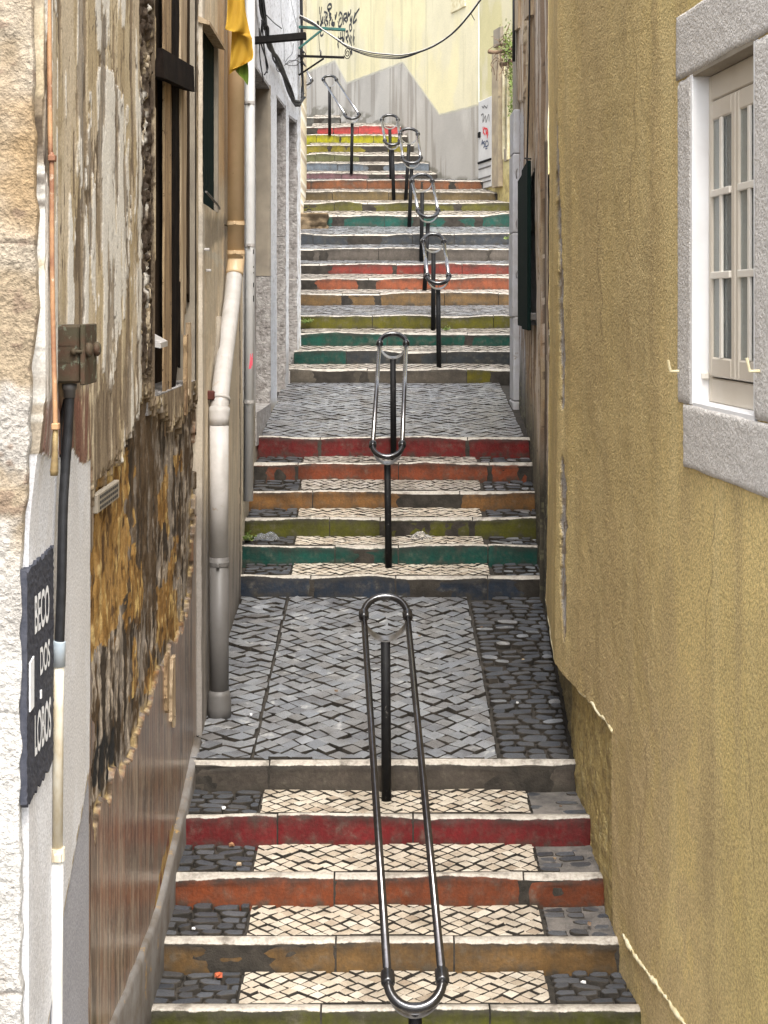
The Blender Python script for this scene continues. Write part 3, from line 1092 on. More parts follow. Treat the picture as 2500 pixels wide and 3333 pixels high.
def f_rot(px, py, U, Z, X, Y):
    wx = px + 16 * (fbm(U * 9, Z * 7, 1, 4) - .5) * 2
    wy = py + 60 * (fbm(U * 7, Z * 6, 2, 4) - .5) * 2
    s1 = streaks(U, Z, 26, 3.0, 10); s2 = streaks(U, Z, 60, 6.0, 11); s3 = streaks(U, Z, 8, 2.0, 12); s4 = streaks(U, Z, 14, 9, 13)
    fine = fbm(U * 70, Z * 60, 14, 3)
    # lower roughcast, brown and combed
    C = np.zeros(px.shape + (3,)) + np.array((.155, .105, .078))
    C = mixc(C, (.25, .185, .135), sstep(.42, .62, s1))
    C = mixc(C, (.10, .065, .042), sstep(.54, .68, s2) * .8)
    C = mixc(C, (.29, .15, .085), sstep(.58, .72, s4) * .6)
    C = mixc(C, (.40, .32, .24), sstep(.60, .68, fine) * .5)
    q1 = fbm(U * 42, Z * 1.5, 15, 5); q2 = fbm(U * 60, Z * 2.6, 16, 5)
    C = mixc(C, (.44, .35, .26), sstep(.50, .56, q1) * .8)
    C = mixc(C, (.28, .15, .09), sstep(.55, .60, q2) * .7)
    C = mixc(C, (.07, .045, .032), (1 - sstep(.40, .45, q2)) * .8)
    bandp = inpoly(wx * .5 + px * .5, py, [(560, 2680), (566, 2700), (536, 2960), (524, 3400), (494, 3400), (500, 2960), (538, 2760)])
    C = mixc(C, (.44, .29, .11), bandp * sstep(.36, .46, s4)); C = mixc(C, (.16, .035, .02), bandp * (1 - sstep(.34, .44, s4)) * .8)
    h = .0012 * (s3 - .5) + .0006 * (s4 - .5) + .0012 * (q2 - .5)
    # rubble, laid bare
    RUB = [(300, 1490), (330, 1400), (420, 1330), (470, 1180), (640, 1150), (640, 1600), (618, 1960), (588, 2060), (556, 2110), (500, 2260), (440, 2440), (372, 2560), (318, 2690), (300, 2740)]
    m = inpoly(wx, wy, RUB)
    rn = fbm(U * 16, Z * 4.0, 20, 5); r2 = fbm(U * 38, Z * 9, 21, 5); r3 = fbm(U * 5, Z * 4, 22, 4)
    R = np.zeros(px.shape + (3,)) + np.array((.25, .215, .18))
    R = mixc(R, (.09, .058, .03), sstep(.48, .60, rn))
    R = mixc(R, (.45, .38, .30), sstep(.56, .66, r2))
    R = mixc(R, (.045, .034, .024), sstep(.56, .64, fbm(U * 22, Z * 3.5, 23, 5)))
    R = mixc(R, (.10, .065, .035), inpoly(wx, wy, [(425, 1300), (520, 1250), (540, 1700), (500, 2100), (430, 1950)]) * sstep(.40, .50, r2) * .85)
    och = inpoly(wx, wy, [(310, 1560), (345, 1500), (420, 1480), (440, 1760), (415, 1980), (360, 2080), (310, 2160)])
    och = np.maximum(och, inpoly(wx, wy, [(520, 1920), (600, 1880), (590, 2060), (520, 2130)]))
    och = np.maximum(och, (r3 > .58) * inpoly(wx, wy, [(380, 1480), (600, 1480), (600, 2200), (380, 2300)]))
    OC = mixc(np.zeros_like(R) + np.array((.43, .25, .075)), (.28, .15, .04), sstep(.42, .6, rn))
    OC = mixc(OC, (.60, .42, .16), sstep(.58, .68, r2))
    OC = mixc(OC, (.10, .05, .015), sstep(.60, .68, fbm(U * 40, Z * 10, 24, 4)))
    R = R * (1 - och[..., None] * .9) + OC * och[..., None] * .9
    tagm = np.zeros(px.shape)
    for tg in TAGS: tagm = np.maximum(tagm, 1 - sstep(2.5, 5.0, dist_poly(wx * .4 + px * .6, py, tg)))
    R = mixc(R, (.02, .02, .02), tagm)
    rim = sstep(-.5, .5, 1 - np.minimum(dist_poly(wx, wy, RUB[5:]) / (4 + 9 * s3), 2)) * m
    R = mixc(R, (.50, .37, .18), rim * sstep(.40, .52, r2) * .8)
    C = C * (1 - m[..., None]) + R * m[..., None]
    h = np.where(m > .5, -.022 + .026 * (rn - .5) + .018 * (r2 - .5) + .012 * (fbm(U * 60, Z * 20, 25, 3) - .5), h)
    # upper plaster, cream to white with brown runs
    low = np.interp(px, [60, 290, 300, 330, 420, 470, 500, 560, 640], [1500, 1490, 1640, 1560, 1430, 1250, 1300, 1400, 1280])
    up = (wy + 70 * (s2 - .5) * 2 < low).astype(float)
    wh = inpoly(wx + 22 * (s2 - .5), wy, [(272, 330), (330, 190), (400, 330), (412, 760), (395, 1040), (350, 1270), (300, 1150), (280, 800)])
    wh = np.maximum(wh, inpoly(wx, wy, [(296, -400), (350, -400), (340, 160), (300, 160)]) * .6)
    nearw = 1 - sstep(150, 172, wx)
    k1 = fbm(U * 7.5, Z * 1.5, 40, 6); k2 = fbm(U * 11, Z * 2.0, 41, 6); k3 = fbm(U * 9, Z * 1.1, 42, 4); k4 = fbm(U * 34, Z * 5, 43, 4)
    B = np.zeros(px.shape + (3,)) + np.array((.62, .52, .375))
    B = mixc(B, (.46, .36, .21), sstep(.44, .60, s3) * .8)
    B = mixc(B, (.64, .54, .36), sstep(.55, .60, k3) * .6)
    bare = sstep(.545, .565, k2 + .05 * sstep(400, 455, wx) + .06 * sstep(900, 1350, wy) - .03 * wh - .06 * nearw)
    B = mixc(B, (.27, .205, .135), bare * .85)
    B = mixc(B, (.13, .095, .062), bare * sstep(.50, .60, k4) * .8)
    fl = sstep(.500, .515, k1 + .19 * wh + .16 * nearw - .07 * (1 - np.maximum(wh, nearw)) - .05 * sstep(950, 1300, wy))
    B = mixc(B, (.80, .77, .70), fl * (1 - .8 * bare) * .95)
    crk = (1 - sstep(.004, .012, np.abs(k3 - .47))) + (1 - sstep(.003, .010, np.abs(k1 - .44)))
    B = mixc(B, (.085, .06, .04), np.clip(crk, 0, 1) * sstep(.47, .57, k4) * .8)
    B = mixc(B, (.15, .115, .08), sstep(405, 450, wx + 14 * (s2 - .5)) * (1 - sstep(1150, 1330, wy)) * sstep(.44, .56, k2) * .85)
    B = mixc(B, (.20, .15, .10), sstep(1050, 1300, wy) * sstep(.44, .54, k4) * .8)
    B = mixc(B, (.20, .085, .06), sstep(1250, 1330, wy) * (1 - sstep(1480, 1500, wy)) * (px < 290) * sstep(.42, .54, s1) * .85)
    B = mixc(B, (.06, .04, .03), (np.abs(px - 108 - 8 * (k3 - .5)) < 3.5) * sstep(.35, .45, fbm(Z * 1.7, Z * 0, 44, 3)) * (py < 1150) * .9)
    C = C * (1 - up[..., None]) + B * up[..., None]
    h = np.where(up > .5, .010 + .008 * (s3 - .5) + .004 * fl - .004 * bare + .001 * (s2 - .5), h)
    # bare rotten strip along the near side of the opening
    jm = sstep(448, 456, px + 10 * (s2 - .5)) * (1 - sstep(492, 500, px)) * (1 - sstep(1150, 1300, wy))
    C = mixc(C, (.055, .038, .026), jm * sstep(.30, .40, fbm(U * 30, Z * 8, 30, 4)) * .98)
    h = h - jm * .022 * sstep(.35, .55, fbm(U * 40, Z * 22, 31, 5))
    # newer white paint low down near the corner, grey dado under it
    wp = ((px < 289 + 5 * (s2 - .5)) & (wy + 30 * (s2 - .5) > 1492)).astype(float)
    lowb = np.interp(px, [60, 205, 285, 292], [4000, 2960, 2520, 2460])
    W = np.zeros(px.shape + (3,)) + np.array((.80, .80, .81))
    W = mixc(W, (.72, .70, .68), sstep(.5, .65, s3) * .6)
    W = mixc(W, (.50, .42, .30), (np.abs(py + 20 * (s1 - .5) - lowb) < 26) * sstep(.45, .55, fbm(U * 30, Z * 20, 33, 3)))
    W = mixc(W, (.40, .40, .43), (py > lowb + 20 * (s1 - .5)) * 1.0)
    C = C * (1 - wp[..., None]) + W * wp[..., None]
    h = np.where(wp > .5, .006 + .003 * (s3 - .5) - .006 * (py > lowb), h)
    # the bulge of old plaster by the corner
    h = h + .040 * (1 - sstep(110, 190, px)) * (1 - sstep(1250, 1800, py)) - .02 * (px < 72)
    gl = np.maximum.reduce([m > .5, up > .5, wp > .5, bandp > .5, px < 296]).astype(float)
    return h, np.concatenate([C, gl[..., None]], -1)


us = pxlist(LA, 86, 641, 1.5)
sheet('wall', LA, us, zlist(-3.35, 1.95, 820, TOP, 16), 1, f_rot, M_PLASTER, rot, holes=[(N0, N1, NZ0, NZ1)], skirt=.32)


def la(d, off=0.0):
    return np.interp(d, [4.3, 8.62], [-1.055, -1.09]) + off


def dpx(path, px): return hit(path, px)[2]


def ragged_board(name, parent, x, d0, d1, z0, z1, thick, mat, seed, rag_lo=.25, rag=.012, bow=.0, taper=0.0):
    """an upright board on a left wall: face towards +x, ragged sides and a splintered foot"""
    rng = random.Random(seed)
    n = 46; m = 6
    vs, fs = [], []
    for k in range(2):
        for i in range(n + 1):
            t = i / n
            for j in range(m + 1):
                q = j / m
                z = z0 + (z1 - z0) * t
                lo = rag_lo * float(vnoise(q * 5 + seed, 0, seed)) * max(0, 1 - t * 3)
                wob = (float(fbm(t * 9, seed + j * .0, seed, 3)) - .5) * rag * 2
                wob2 = (float(fbm(t * 9, seed + 5.5, seed + 3, 3)) - .5) * rag * 2
                tp = taper * max(0, .5 - t)
                dd = d0 + wob + tp + (d1 - d0 + wob2 - wob - 2 * tp) * q
                gr = (float(vnoise(q * 9, t * 2, seed + 9)) - .5) * .008
                vs.append((x + (gr + bow * t if k else -thick), dd, z + lo))
    st = (n + 1) * (m + 1)
    for i in range(n):
        for j in range(m):
            a = i * (m + 1) + j
            fs.append((st + a, st + a + 1, st + a + m + 2, st + a + m + 1))
            fs.append((a, a + m + 1, a + m + 2, a + 1))
    for i in range(n):
        a = i * (m + 1); b = a + m
        fs.append((a, st + a, st + a + m + 1, a + m + 1))
        fs.append((b, b + m + 1, st + b + m + 1, st + b))
    for j in range(m):
        fs.append((j, j + 1, st + j + 1, st + j))
        a = n * (m + 1) + j
        fs.append((a, st + a, st + a + 1, a + 1))
    return part(name, vs, fs, mat, parent, False)


# the boarded opening: back, reveals, upright boards
dN0, dN1 = wall_xy(LA, np.array([N0, N1]))[1]
g = G(); g.box((-1.36, dN0 - .05, NZ0 - .05), (-1.26, dN1 + .05, NZ1 + .1)); g.build('opening_back', M_WOODDARK, rot)
g = G(); g.box((-1.30, dN1 - .001, NZ0), (-1.089, dN1 + .12, NZ1)); g.build('opening_jamb', M_JAMBWARM, rot)
g = G(); g.box((-1.30, dN0 - .10, NZ0), (-1.082, dN0 + .001, NZ1)); g.build('opening_jamb', M_WOODDARK, rot)
g = G(); g.box((-1.30, dN0 - .1, NZ0 - .08), (-1.086, dN1 + .1, NZ0)); g.build('opening_sill', M_JAMB, rot)
for k, (p0, p1, pyb, dep, mt, rl) in enumerate(((500, 530, 1150, -.055, M_WOODDARK, .1), (535, 557, 1440, -.016, M_WOOD, .35), (561, 586, 1330, -.024, M_BLACKWOOD, .3), (589, 609, 1190, -.012, M_WOODPALE, .5), (611, 634, 1000, -.030, M_WOODDARK, .2))):
    dm = (dpx(LA, p0) + dpx(LA, p1)) / 2
    x_ = la(dm, dep)
    d0_ = -x_ * F / (CX - p0); d1_ = -x_ * F / (CX - p1)
    ragged_board('plank', rot, x_, d0_, d1_, max(zpx(pyb, dm), NZ0 - .25), 2.5, .010, mt, 40 + k, rl, .022, 0, .05 if k == 3 else 0)
# weather board over the opening, a slate scrap and thin laths
a0, a1 = dpx(LA, 505), dpx(LA, 604)
g = G()
za, zb_ = zpx(150, a0), zpx(205, a1)
g.hexa([(la(a0, -.06), a0, za - .13), (la(a0, .045), a0, za - .15), (la(a1, .05), a1, zb_ - .16), (la(a1, -.06), a1, zb_ - .14),
        (la(a0, -.06), a0, za), (la(a0, .035), a0, za - .01), (la(a1, .045), a1, zb_ - .02), (la(a1, -.06), a1, zb_)])
g.build('weather_board', M_BLACKWOOD, rot)
sl = G(); a0 = dpx(LA, 508)
q = onwall(LA, 512, 1108, .0)
sl.hexa([(q.x - .05, q.y - .09, q.z - .02), (q.x + .03, q.y - .09, q.z - .035), (q.x + .032, q.y + .12, q.z - .03), (q.x - .05, q.y + .12, q.z - .01),
         (q.x - .05, q.y - .09, q.z + .02), (q.x + .03, q.y - .09, q.z - .01), (q.x + .032, q.y + .12, q.z - .005), (q.x - .05, q.y + .12, q.z + .04)])
sl.build('slate_scrap', M_PVCWHITE, rot)
for k, (p0, p1, y0, y1) in enumerate(((604, 611, 1050, 1330), (596, 603, 1090, 1360), (551, 562, 2140, 2380), (534, 541, 2130, 2330))):
    dm = dpx(LA, (p0 + p1) / 2)
    ragged_board('lath', rot, la(dm, .018), dpx(LA, p0), dpx(LA, p1), zpx(y1, dm), zpx(y0, dm), .018, (M_WOODPALE, M_WOOD)[k % 2], 70 + k, .1, .01)
# a fragment of pierced vent tile left in the plaster
u0_, u1_ = hit(LA, 303)[0], hit(LA, 374)[0]
v0, v1 = onwall(LA, 303, 1000, .0), onwall(LA, 374, 1000, .0)
tv = (v1 - v0); tv.z = 0; lv = tv.length; tv.normalize(); nv_ = Vector((tv.y, -tv.x, 0))
cv_ = (v0 + v1) / 2 + Vector((0, 0, zpx(1615, (v0.y + v1.y) / 2)))
g = G(); g.obox(cv_ + nv_ * .006, nv_, tv, Vector((0, 0, 1)), .012, lv / 2, .036, .004)
vt = g.build('vent_tile', M_JAMBWARM, rot)
for r_ in range(3):
    for q_ in range(9):
        g = G(); g.obox(cv_ + nv_ * .0175 + tv * (lv * ((q_ + .5) / 9 - .5) * .86) + Vector((0, 0, (r_ - 1) * .020)), nv_, tv, Vector((0, 0, 1)), .0015, .016, .0055, .0006)
        g.build('vent_hole', M_DARK, vt)
# footing along the lowest steps
g = G()
ds = np.linspace(5.6, 8.5, 24)
vs, fs = [], []
for d_ in ds:
    zt = float(np.interp(d_, [5.6, 6.6, 7.0, 7.5, 8.0, 8.5], [-2.75, -2.80, -2.80, -2.70, -2.58, -2.44])) + random.uniform(-.01, .01)
    for (x_, z_) in ((-1.12, -3.9), (-1.046, -3.9), (-1.048, zt - .06), (-1.056, zt - .035), (-1.085, zt - .03), (-1.12, zt - .03)):
        vs.append((x_ + random.uniform(-.003, .003), d_, z_))
for i in range(len(ds) - 1):
    for j in range(5):
        a = i * 6 + j
        fs.append((a, a + 6, a + 7, a + 1))
fs.append(tuple(range(6)))
fs.append(tuple(range(len(vs) - 6, len(vs)))[::-1])
part('footing', vs, fs, mat_plain('grey_footing', (.20, .19, .18), (.12, .10, .08), 6, .9, bstr=.6, bscale=40, spots=((.34, .21, .07), -.01, 7)), rot, True)
g = G(); g.box((-3.0, 4.7, -4), (-1.40, 8.6, TOP)); g.build('wall_core', M_PLASTER, rot)

# ---- beige house with the big drainpipe
bei = thing('beige_house', (-1.4, 10.0, -4.0), 'stained beige house with a dark shuttered window behind the thick drainpipe', 'building')
B0, B1 = hit(LB, 661)[0], hit(LB, 704)[0]
BZ0, BZ1 = zpx(690, wall_xy(LB, np.array([B1]))[1][0]), zpx(118, wall_xy(LB, np.array([B1]))[1][0])
BZ1 = zpx(70, wall_xy(LB, np.array([B0]))[1][0])


def f_bei(px, py, U, Z, X, Y):
    n = fbm(U * 3, Z * 2, 50, 5); s = streaks(U, Z, 20, 2.5, 51); f = fbm(U * 40, Z * 36, 52, 3); wy = py + 40 * (fbm(U * 8, Z * 8, 53, 3) - .5)
    C = np.zeros(px.shape + (3,)) + np.array((.70, .59, .43))
    C = mixc(C, (.60, .52, .39), sstep(.45, .62, n))
    C = mixc(C, (.60, .42, .24), sstep(705, 712, px) * (1 - sstep(735, 742, px)) * (1 - sstep(560, 640, wy)))
    C = mixc(C, (.27, .235, .18), sstep(690, 720, wy) * (1 - sstep(800, 830, wy + (px - 680) * .9)) * (px > 655) * .85)
    C = mixc(C, (.62, .58, .48), (np.abs(wy - 822 - (px - 680) * .8) < 13) * (px > 652) * (px < 735) * .9)
    C = mixc(C, (.60, .56, .50), sstep(655, 659, px) * (1 - sstep(662, 668, px)) * .6)
    C = mixc(C, (.40, .385, .36), (px < 657) * sstep(700, 760, wy) * .9)
    C = mixc(C, (.43, .36, .27), sstep(.5, .62, s) * .5)
    g1 = sstep(1500, 1850, wy - (px - 690) * 1.2)
    C = mixc(C, (.27, .245, .225), g1 * .9)
    C = mixc(C, (.17, .15, .13), g1 * sstep(.5, .64, s) * .7)
    C = mixc(C, (.12, .105, .085), sstep(1750, 1930, wy - (px - 660) * .2 + 330 * (px < 700)) * sstep(2340, 2460, wy + (px - 660) * 4) * .7)
    cr = np.abs(px - 782 - 6 * (fbm(Z * 3, Z * 0, 54, 3) - .5)) < 1.6
    C = mixc(C, (.09, .075, .06), cr * (py > 980) * .9)
    C = mixc(C, (.72, .68, .58), (np.abs(px - 738 - (1600 - py) * .05) < 4) * sstep(1500, 1560, py) * (1 - sstep(1640, 1700, py)))
    h = (n - .5) * .010 + (f - .5) * .004 + (s - .5) * .004 - .006 * g1
    return h, C


sheet('wall', LB, pxlist(LB, 658.5, 791, 1.2), zlist(-2.85, 2.5, 520), 1, f_bei, M_SMOOTH, bei, holes=[(B0, B1, BZ0, BZ1)], skirt=.5)
bx0, bx1 = wall_xy(LB, np.array([B0, B1])); bd0, bd1 = bx1
win = part('window', *(lambda gg: (gg.v, gg.f))((lambda gg: (gg.box((-1.30, bd0 - .01, BZ0 - .02), (-1.20, bd1 + .01, BZ1 + .02)), gg)[1])(G())), M_DARK, bei)
g = G(); g.box((-1.25, bd1, BZ0), (-1.062, bd1 + .05, BZ1)); g.build('reveal', M_JAMBWARM, bei)
nb = 9
for k in range(nb):
    g = G()
    y_ = bd0 + (bd1 - bd0) * (k + .5) / nb
    g.obox((-1.098, y_, (BZ0 + BZ1) / 2), Vector((1, 0, 0)), Vector((0, 1, 0)), Vector((0, 0, 1)), .012, (bd1 - bd0) / nb / 2 - .003, (BZ1 - BZ0) / 2 - .01, .004)
    g.build('shutter_board', M_SHUT, win)
g = G()
g.hexa([(-1.10, bd0 - .06, BZ1 - .01), (-1.015, bd0 - .06, BZ1 - .03), (-1.015, bd1 + .02, BZ1 - .03), (-1.10, bd1 + .02, BZ1 - .01),
        (-1.10, bd0 - .06, BZ1 + .03), (-1.015, bd0 - .06, BZ1 - .008), (-1.015, bd1 + .02, BZ1 - .008), (-1.10, bd1 + .02, BZ1 + .03)])
g.build('drip_board', M_WOODPALE, bei)
g = G(); g.tube(curve_pts([(-1.045, bd0 + .02, BZ0 + .07), (-1.02, (bd0 + bd1) / 2, BZ0 + .02), (-1.05, bd1, BZ0 + .02)], 6), .007, 6); g.build('sill_bar', M_PVCGREY, bei)
for (px_, py_) in ((656, 880), (651, 812)):
    g = G(); p_ = onwall(LB, px_ + 12, py_, .0); g.obox(p_ + Vector((.02, 0, 0)), Vector((1, 0, 0)), Vector((0, 1, 0)), Vector((0, 0, 1)), .016, .014, .008, .003); g.build('wall_cleat', M_PVCWHITE, bei)
g = G(); g.box((-3.0, 8.64, -4), (-1.34, 11.45, TOP)); g.build('wall_core', M_PLASTER, bei)

# ---- white house with three deep doorways
whi = thing('white_house', (-1.5, 14.5, -3.0), 'white house with three narrow stone doorways beyond the drainpipes', 'building')
C1 = (hit(LC, 832)[0], hit(LC, 878)[0]); C2 = (hit(LC, 901)[0], hit(LC, 928)[0]); C3 = (hit(LC, 940)[0], hit(LC, 966)[0])
def dz(u): return wall_xy(LC, np.array([u]))[1][0]
holes = []
for (a, b), ty, by in ((C1, 280, 1312), (C2, 345, 1290), (C3, 392, 1200)):
    holes.append((a, b, zpx(by, dz(b)), zpx(ty, dz(b))))


def f_whi(px, py, U, Z, X, Y):
    n = fbm(U * 3, Z * 2, 60, 5); f = fbm(U * 30, Z * 30, 61, 3); s = streaks(U, Z, 16, 2, 62)
    C = np.zeros(px.shape + (3,)) + np.array((.84, .84, .84))
    C = mixc(C, (.72, .72, .72), sstep(.52, .68, s) * .5)
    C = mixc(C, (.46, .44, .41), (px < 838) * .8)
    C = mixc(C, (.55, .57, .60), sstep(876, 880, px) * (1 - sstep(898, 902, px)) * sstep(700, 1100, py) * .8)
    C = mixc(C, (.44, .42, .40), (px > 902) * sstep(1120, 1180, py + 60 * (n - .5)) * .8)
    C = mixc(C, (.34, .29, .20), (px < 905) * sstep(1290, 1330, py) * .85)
    C = mixc(C, (.36, .34, .31), sstep(.66, .72, f) * .6)
    C = mixc(C, (.55, .50, .42), (px > 972) * sstep(.42, .56, fbm(U * 25, Z * 14, 63, 3)) * .6)
    return (n - .5) * .012 + (f - .5) * .006, C


sheet('wall', LC, pxlist(LC, 794, 986.5, .9), zlist(-2.3, 3.6, 480, 4.6), 1, f_whi, M_SMOOTH, whi, holes=holes, skirt=.5)
for k, (a, b, z0, z1) in enumerate(holes):
    (xa, xb), (ya_, yb_) = wall_xy(LC, np.array([a, b]))
    dp = (.135, .10, .11)[k]
    dr = part('door', *(lambda gg: (gg.v, gg.f))((lambda gg: (gg.hexa([(xa - dp - .08, ya_, z0 - .1), (xa - dp, ya_, z0 - .1), (xb - dp, yb_ + .05, z0 - .1), (xb - dp - .08, yb_ + .05, z0 - .1),
                                                                          (xa - dp - .08, ya_, z1), (xa - dp, ya_, z1), (xb - dp, yb_ + .05, z1), (xb - dp - .08, yb_ + .05, z1)]), gg)[1])(G())), M_DOOR, whi)
    for q in range(2):
        g = G(); zc = z0 + (z1 - z0) * (.28, .70)[q]
        g.obox(((xa + xb) / 2 - dp + .012, (ya_ + yb_) / 2, zc), Vector((1, 0, 0)), Vector((xb - xa, yb_ - ya_, 0)).normalized(), Vector((0, 0, 1)), .012, (yb_ - ya_) * .33, (z1 - z0) * .17, .006)
        g.build('door_panel', M_DOOR, dr)
    # stone of the far jamb, rough and slightly uneven, in two blocks
    zs_ = [z0 - .02, z0 + (z1 - z0) * (.40, .55, .36)[k], z1 + .01]
    for q in range(2):
        n = 26
        vs, fs = [], []
        for i in range(n + 1):
            z = zs_[q] + .003 + (zs_[q + 1] - zs_[q] - .006) * i / n
            for j in range(6):
                t = j / 5
                bx = xb - dp - .02 + (dp + .02 + .006) * t
                vs.append((bx + (float(vnoise(z * 14, k + q, 5)) - .5) * .018 * (t == 1), yb_ - .012 + (float(fbm(bx * 30, z * 12, 64 + k, 4)) - .5) * .03, z))
        for i in range(n):
            for j in range(5):
                p_ = i * 6 + j
                fs.append((p_, p_ + 1, p_ + 7, p_ + 6))
        m0 = len(vs)
        for i in range(n + 1):
            vs.append((xb + .004, yb_ + .10, zs_[q] + .003 + (zs_[q + 1] - zs_[q] - .006) * i / n))
        for i in range(n):
            fs.append((i * 6 + 5, m0 + i, m0 + i + 1, (i + 1) * 6 + 5))
        mt = M_JAMB
        if k == 0 and q == 1: mt = M_JAMBWARM
        if k == 2 and q == 0: mt = M_JAMB
        part('jamb_stone', vs, fs, mt, whi, True)
    g = G(); g.hexa([(xa - dp - .05, ya_ - .04, z1 - .03), (xa + .002, ya_ - .04, z1 - .03), (xb + .002, yb_ + .04, z1 - .03), (xb - dp - .05, yb_ + .04, z1 - .03),
                     (xa - dp - .05, ya_ - .04, z1 + .06), (xa - .01, ya_ - .04, z1 + .06), (xb - .01, yb_ + .04, z1 + .06), (xb - dp - .05, yb_ + .04, z1 + .06)])
    g.build('lintel', M_JAMB, whi)
    g = G(); g.hexa([(xa - dp - .05, ya_ - .02, z0 - .3), (xa + .012, ya_ - .02, z0 - .3), (xb + .012, yb_ + .02, z0 - .3), (xb - dp - .05, yb_ + .02, z0 - .3),
                     (xa - dp - .05, ya_ - .02, z0), (xa + .012, ya_ - .02, z0), (xb + .012, yb_ + .02, z0), (xb - dp - .05, yb_ + .02, z0)])
    g.build('door_sill', M_JAMB, whi)
g = G(); g.box((-3.0, 11.52, -3), (-1.32, 17.1, 4.6)); g.build('wall_core', M_PLASTER, whi)

# ---- cream house whose corner shows beyond the white one
crm = thing('cream_corner_house', (-1.6, 20.8, -.5), 'narrow peeling cream house corner behind the charcoal and teal steps on the left', 'building')
SFC = [(-3.2, 20.75), (-1.165, 20.75)]


def f_crm(px, py, U, Z, X, Y):
    n = fbm(X * 20, Z * 9, 66, 4)
    C = np.zeros(px.shape + (3,)) + np.array((.62, .54, .38))
    C = mixc(C, (.40, .33, .24), sstep(.5, .62, n)); C = mixc(C, (.75, .72, .62), sstep(.6, .7, fbm(X * 30, Z * 14, 67, 3)))
    return (n - .5) * .02, C


sheet('wall', SFC, np.concatenate([np.linspace(0, 1.8, 6), np.linspace(1.82, 2.035, 30)]), np.linspace(-.6, 5.2, 180), 1, f_crm, M_PLASTER, crm, skirt=1.5)

# ------------------------------------------------------------------ buildings on the right
ochre = thing('ochre_house', (1.6, 6.5, -4.0), 'ochre stuccoed house with the white framed window on the right', 'building')
# the opening of the window
ow0, ow1 = hit(RA, 2463)[0], hit(RA, 2258)[0]
WZ0, WZ1 = -.385, .920
uS0, uS1 = hit(RA, 2215)[0], 0.30
u719 = hit(RA, 1993)[0]
LRA = path_len(RA)


def f_och(px, py, U, Z, X, Y):
    n = fbm(U * 2.2, Z * 1.2, 70, 5); n2 = fbm(U * 7, Z * 5, 71, 4); f = fbm(U * 55, Z * 55, 72, 3); s = streaks(U, Z, 7, .7, 73)
    C = np.zeros(px.shape + (3,)) + np.array((.82, .635, .285))
    C = mixc(C, (.73, .56, .27), sstep(.42, .60, n))
    C = mixc(C, (.84, .67, .33), sstep(.50, .66, s) * .7)
    C = mixc(C, (.55, .42, .21), (1 - sstep(60, 190, np.abs(px - 2020 + (py - 1500) * -.02 - 90 * (n - .5)))) * .55)
    C = mixc(C, (.64, .49, .27), sstep(1750, 2300, py - (px - 1900) * .4) * sstep(.38, .55, n2) * .55)
    C = mixc(C, (.62, .48, .18), sstep(2150, 2480, px) * sstep(1500, 2400, py) * .55)
    C = mixc(C, (.48, .38, .07), (1 - sstep(0, 160, np.abs(py + 40 - (px - 2250) * -.5))) * sstep(2050, 2300, px) * .35)
    C = mixc(C, (.55, .45, .22), sstep(.70, .76, f) * .5)
    for (cx0, cy0, cx1, cy1) in ((2075, 180, 2050, 760), (2330, 1640, 2290, 2150), (1940, 620, 1965, 1120), (2420, 2300, 2465, 2900), (2110, 2420, 2080, 2860)):
        t_ = np.clip((py - cy0) / (cy1 - cy0), 0, 1)
        lx = cx0 + (cx1 - cx0) * t_ + 26 * (fbm(py / 90, py * 0 + cx0, 78, 4) - .5)
        on = (py > cy0) & (py < cy1)
        C = mixc(C, (.30, .22, .11), (1 - sstep(.8, 2.2, np.abs(px - lx))) * on * .55)
    dr = fbm(U * 4.5, Z * .45, 79, 3)
    C = mixc(C, (.52, .395, .20), sstep(.54, .72, dr) * .55)
    # chipped arris with the white undercoat showing
    e = 1808 + (py - 500) * .021 + 5 * (fbm(Z * 4, Z * 0, 74, 3) - .5)
    wid = np.interp(py, [340, 420, 900, 1300, 1340, 1480, 1500, 1760, 2060, 2090], [0, 3, 6, 8, 0, 0, 7, 9, 6, 0])
    ch = (np.abs(px - e - 6) < wid * (.55 + .9 * vnoise(Z * 14, Z * 0, 75))).astype(float)
    C = mixc(C, (.50, .47, .44), ch)
    C = mixc(C, (.33, .26, .18), ch * (vnoise(Z * 22, U * 30, 76) > .62) * .8)
    h = (n - .5) * .02 + (n2 - .5) * .008 + (f - .5) * .004 - ch * .012
    h = h + .02 * sstep(1200, 2100, py) * (1 - sstep(1840, 1960, px))
    h = h * (1 - sstep(2120, 2190, px) * .93)
    return h, C


uo = np.concatenate([np.linspace(0, hit(RA, 2505)[0], 12), pxlist(RA, 1786, 2505, 2.2)])
sheet('wall', RA, np.sort(uo), zlist(-3.6, 1.7, 560), -1, f_och, M_STUCCO, ochre,
      holes=[(ow0 - .012, ow1 + .012, WZ0 - .012, WZ1 + .012), (u719, LRA + 1, -5, -2.045)], skirt=.25)


def f_pl(px, py, U, Z, X, Y):
    n = fbm(U * 12, Z * 5, 80, 5); n2 = fbm(U * 30, Z * 22, 81, 4)
    C = np.zeros(px.shape + (3,)) + np.array((.52, .40, .17))
    C = mixc(C, (.50, .39, .17), sstep(.46, .6, n)); C = mixc(C, (.30, .225, .11), sstep(.55, .66, n2) * .8)
    C = mixc(C, (.50, .42, .22), sstep(.64, .70, fbm(U * 40, Z * 16, 82, 3)) * .7)
    C = mixc(C, (.24, .22, .16), (Y > 8.6) * .6)
    return (n - .5) * .028 + (n2 - .5) * .014 - .006, C


sheet('plinth', RPL, np.linspace(0, path_len(RPL), 170), np.linspace(-3.5, -2.03, 150), -1, f_pl, M_STONEFACE, ochre, skirt=.25)


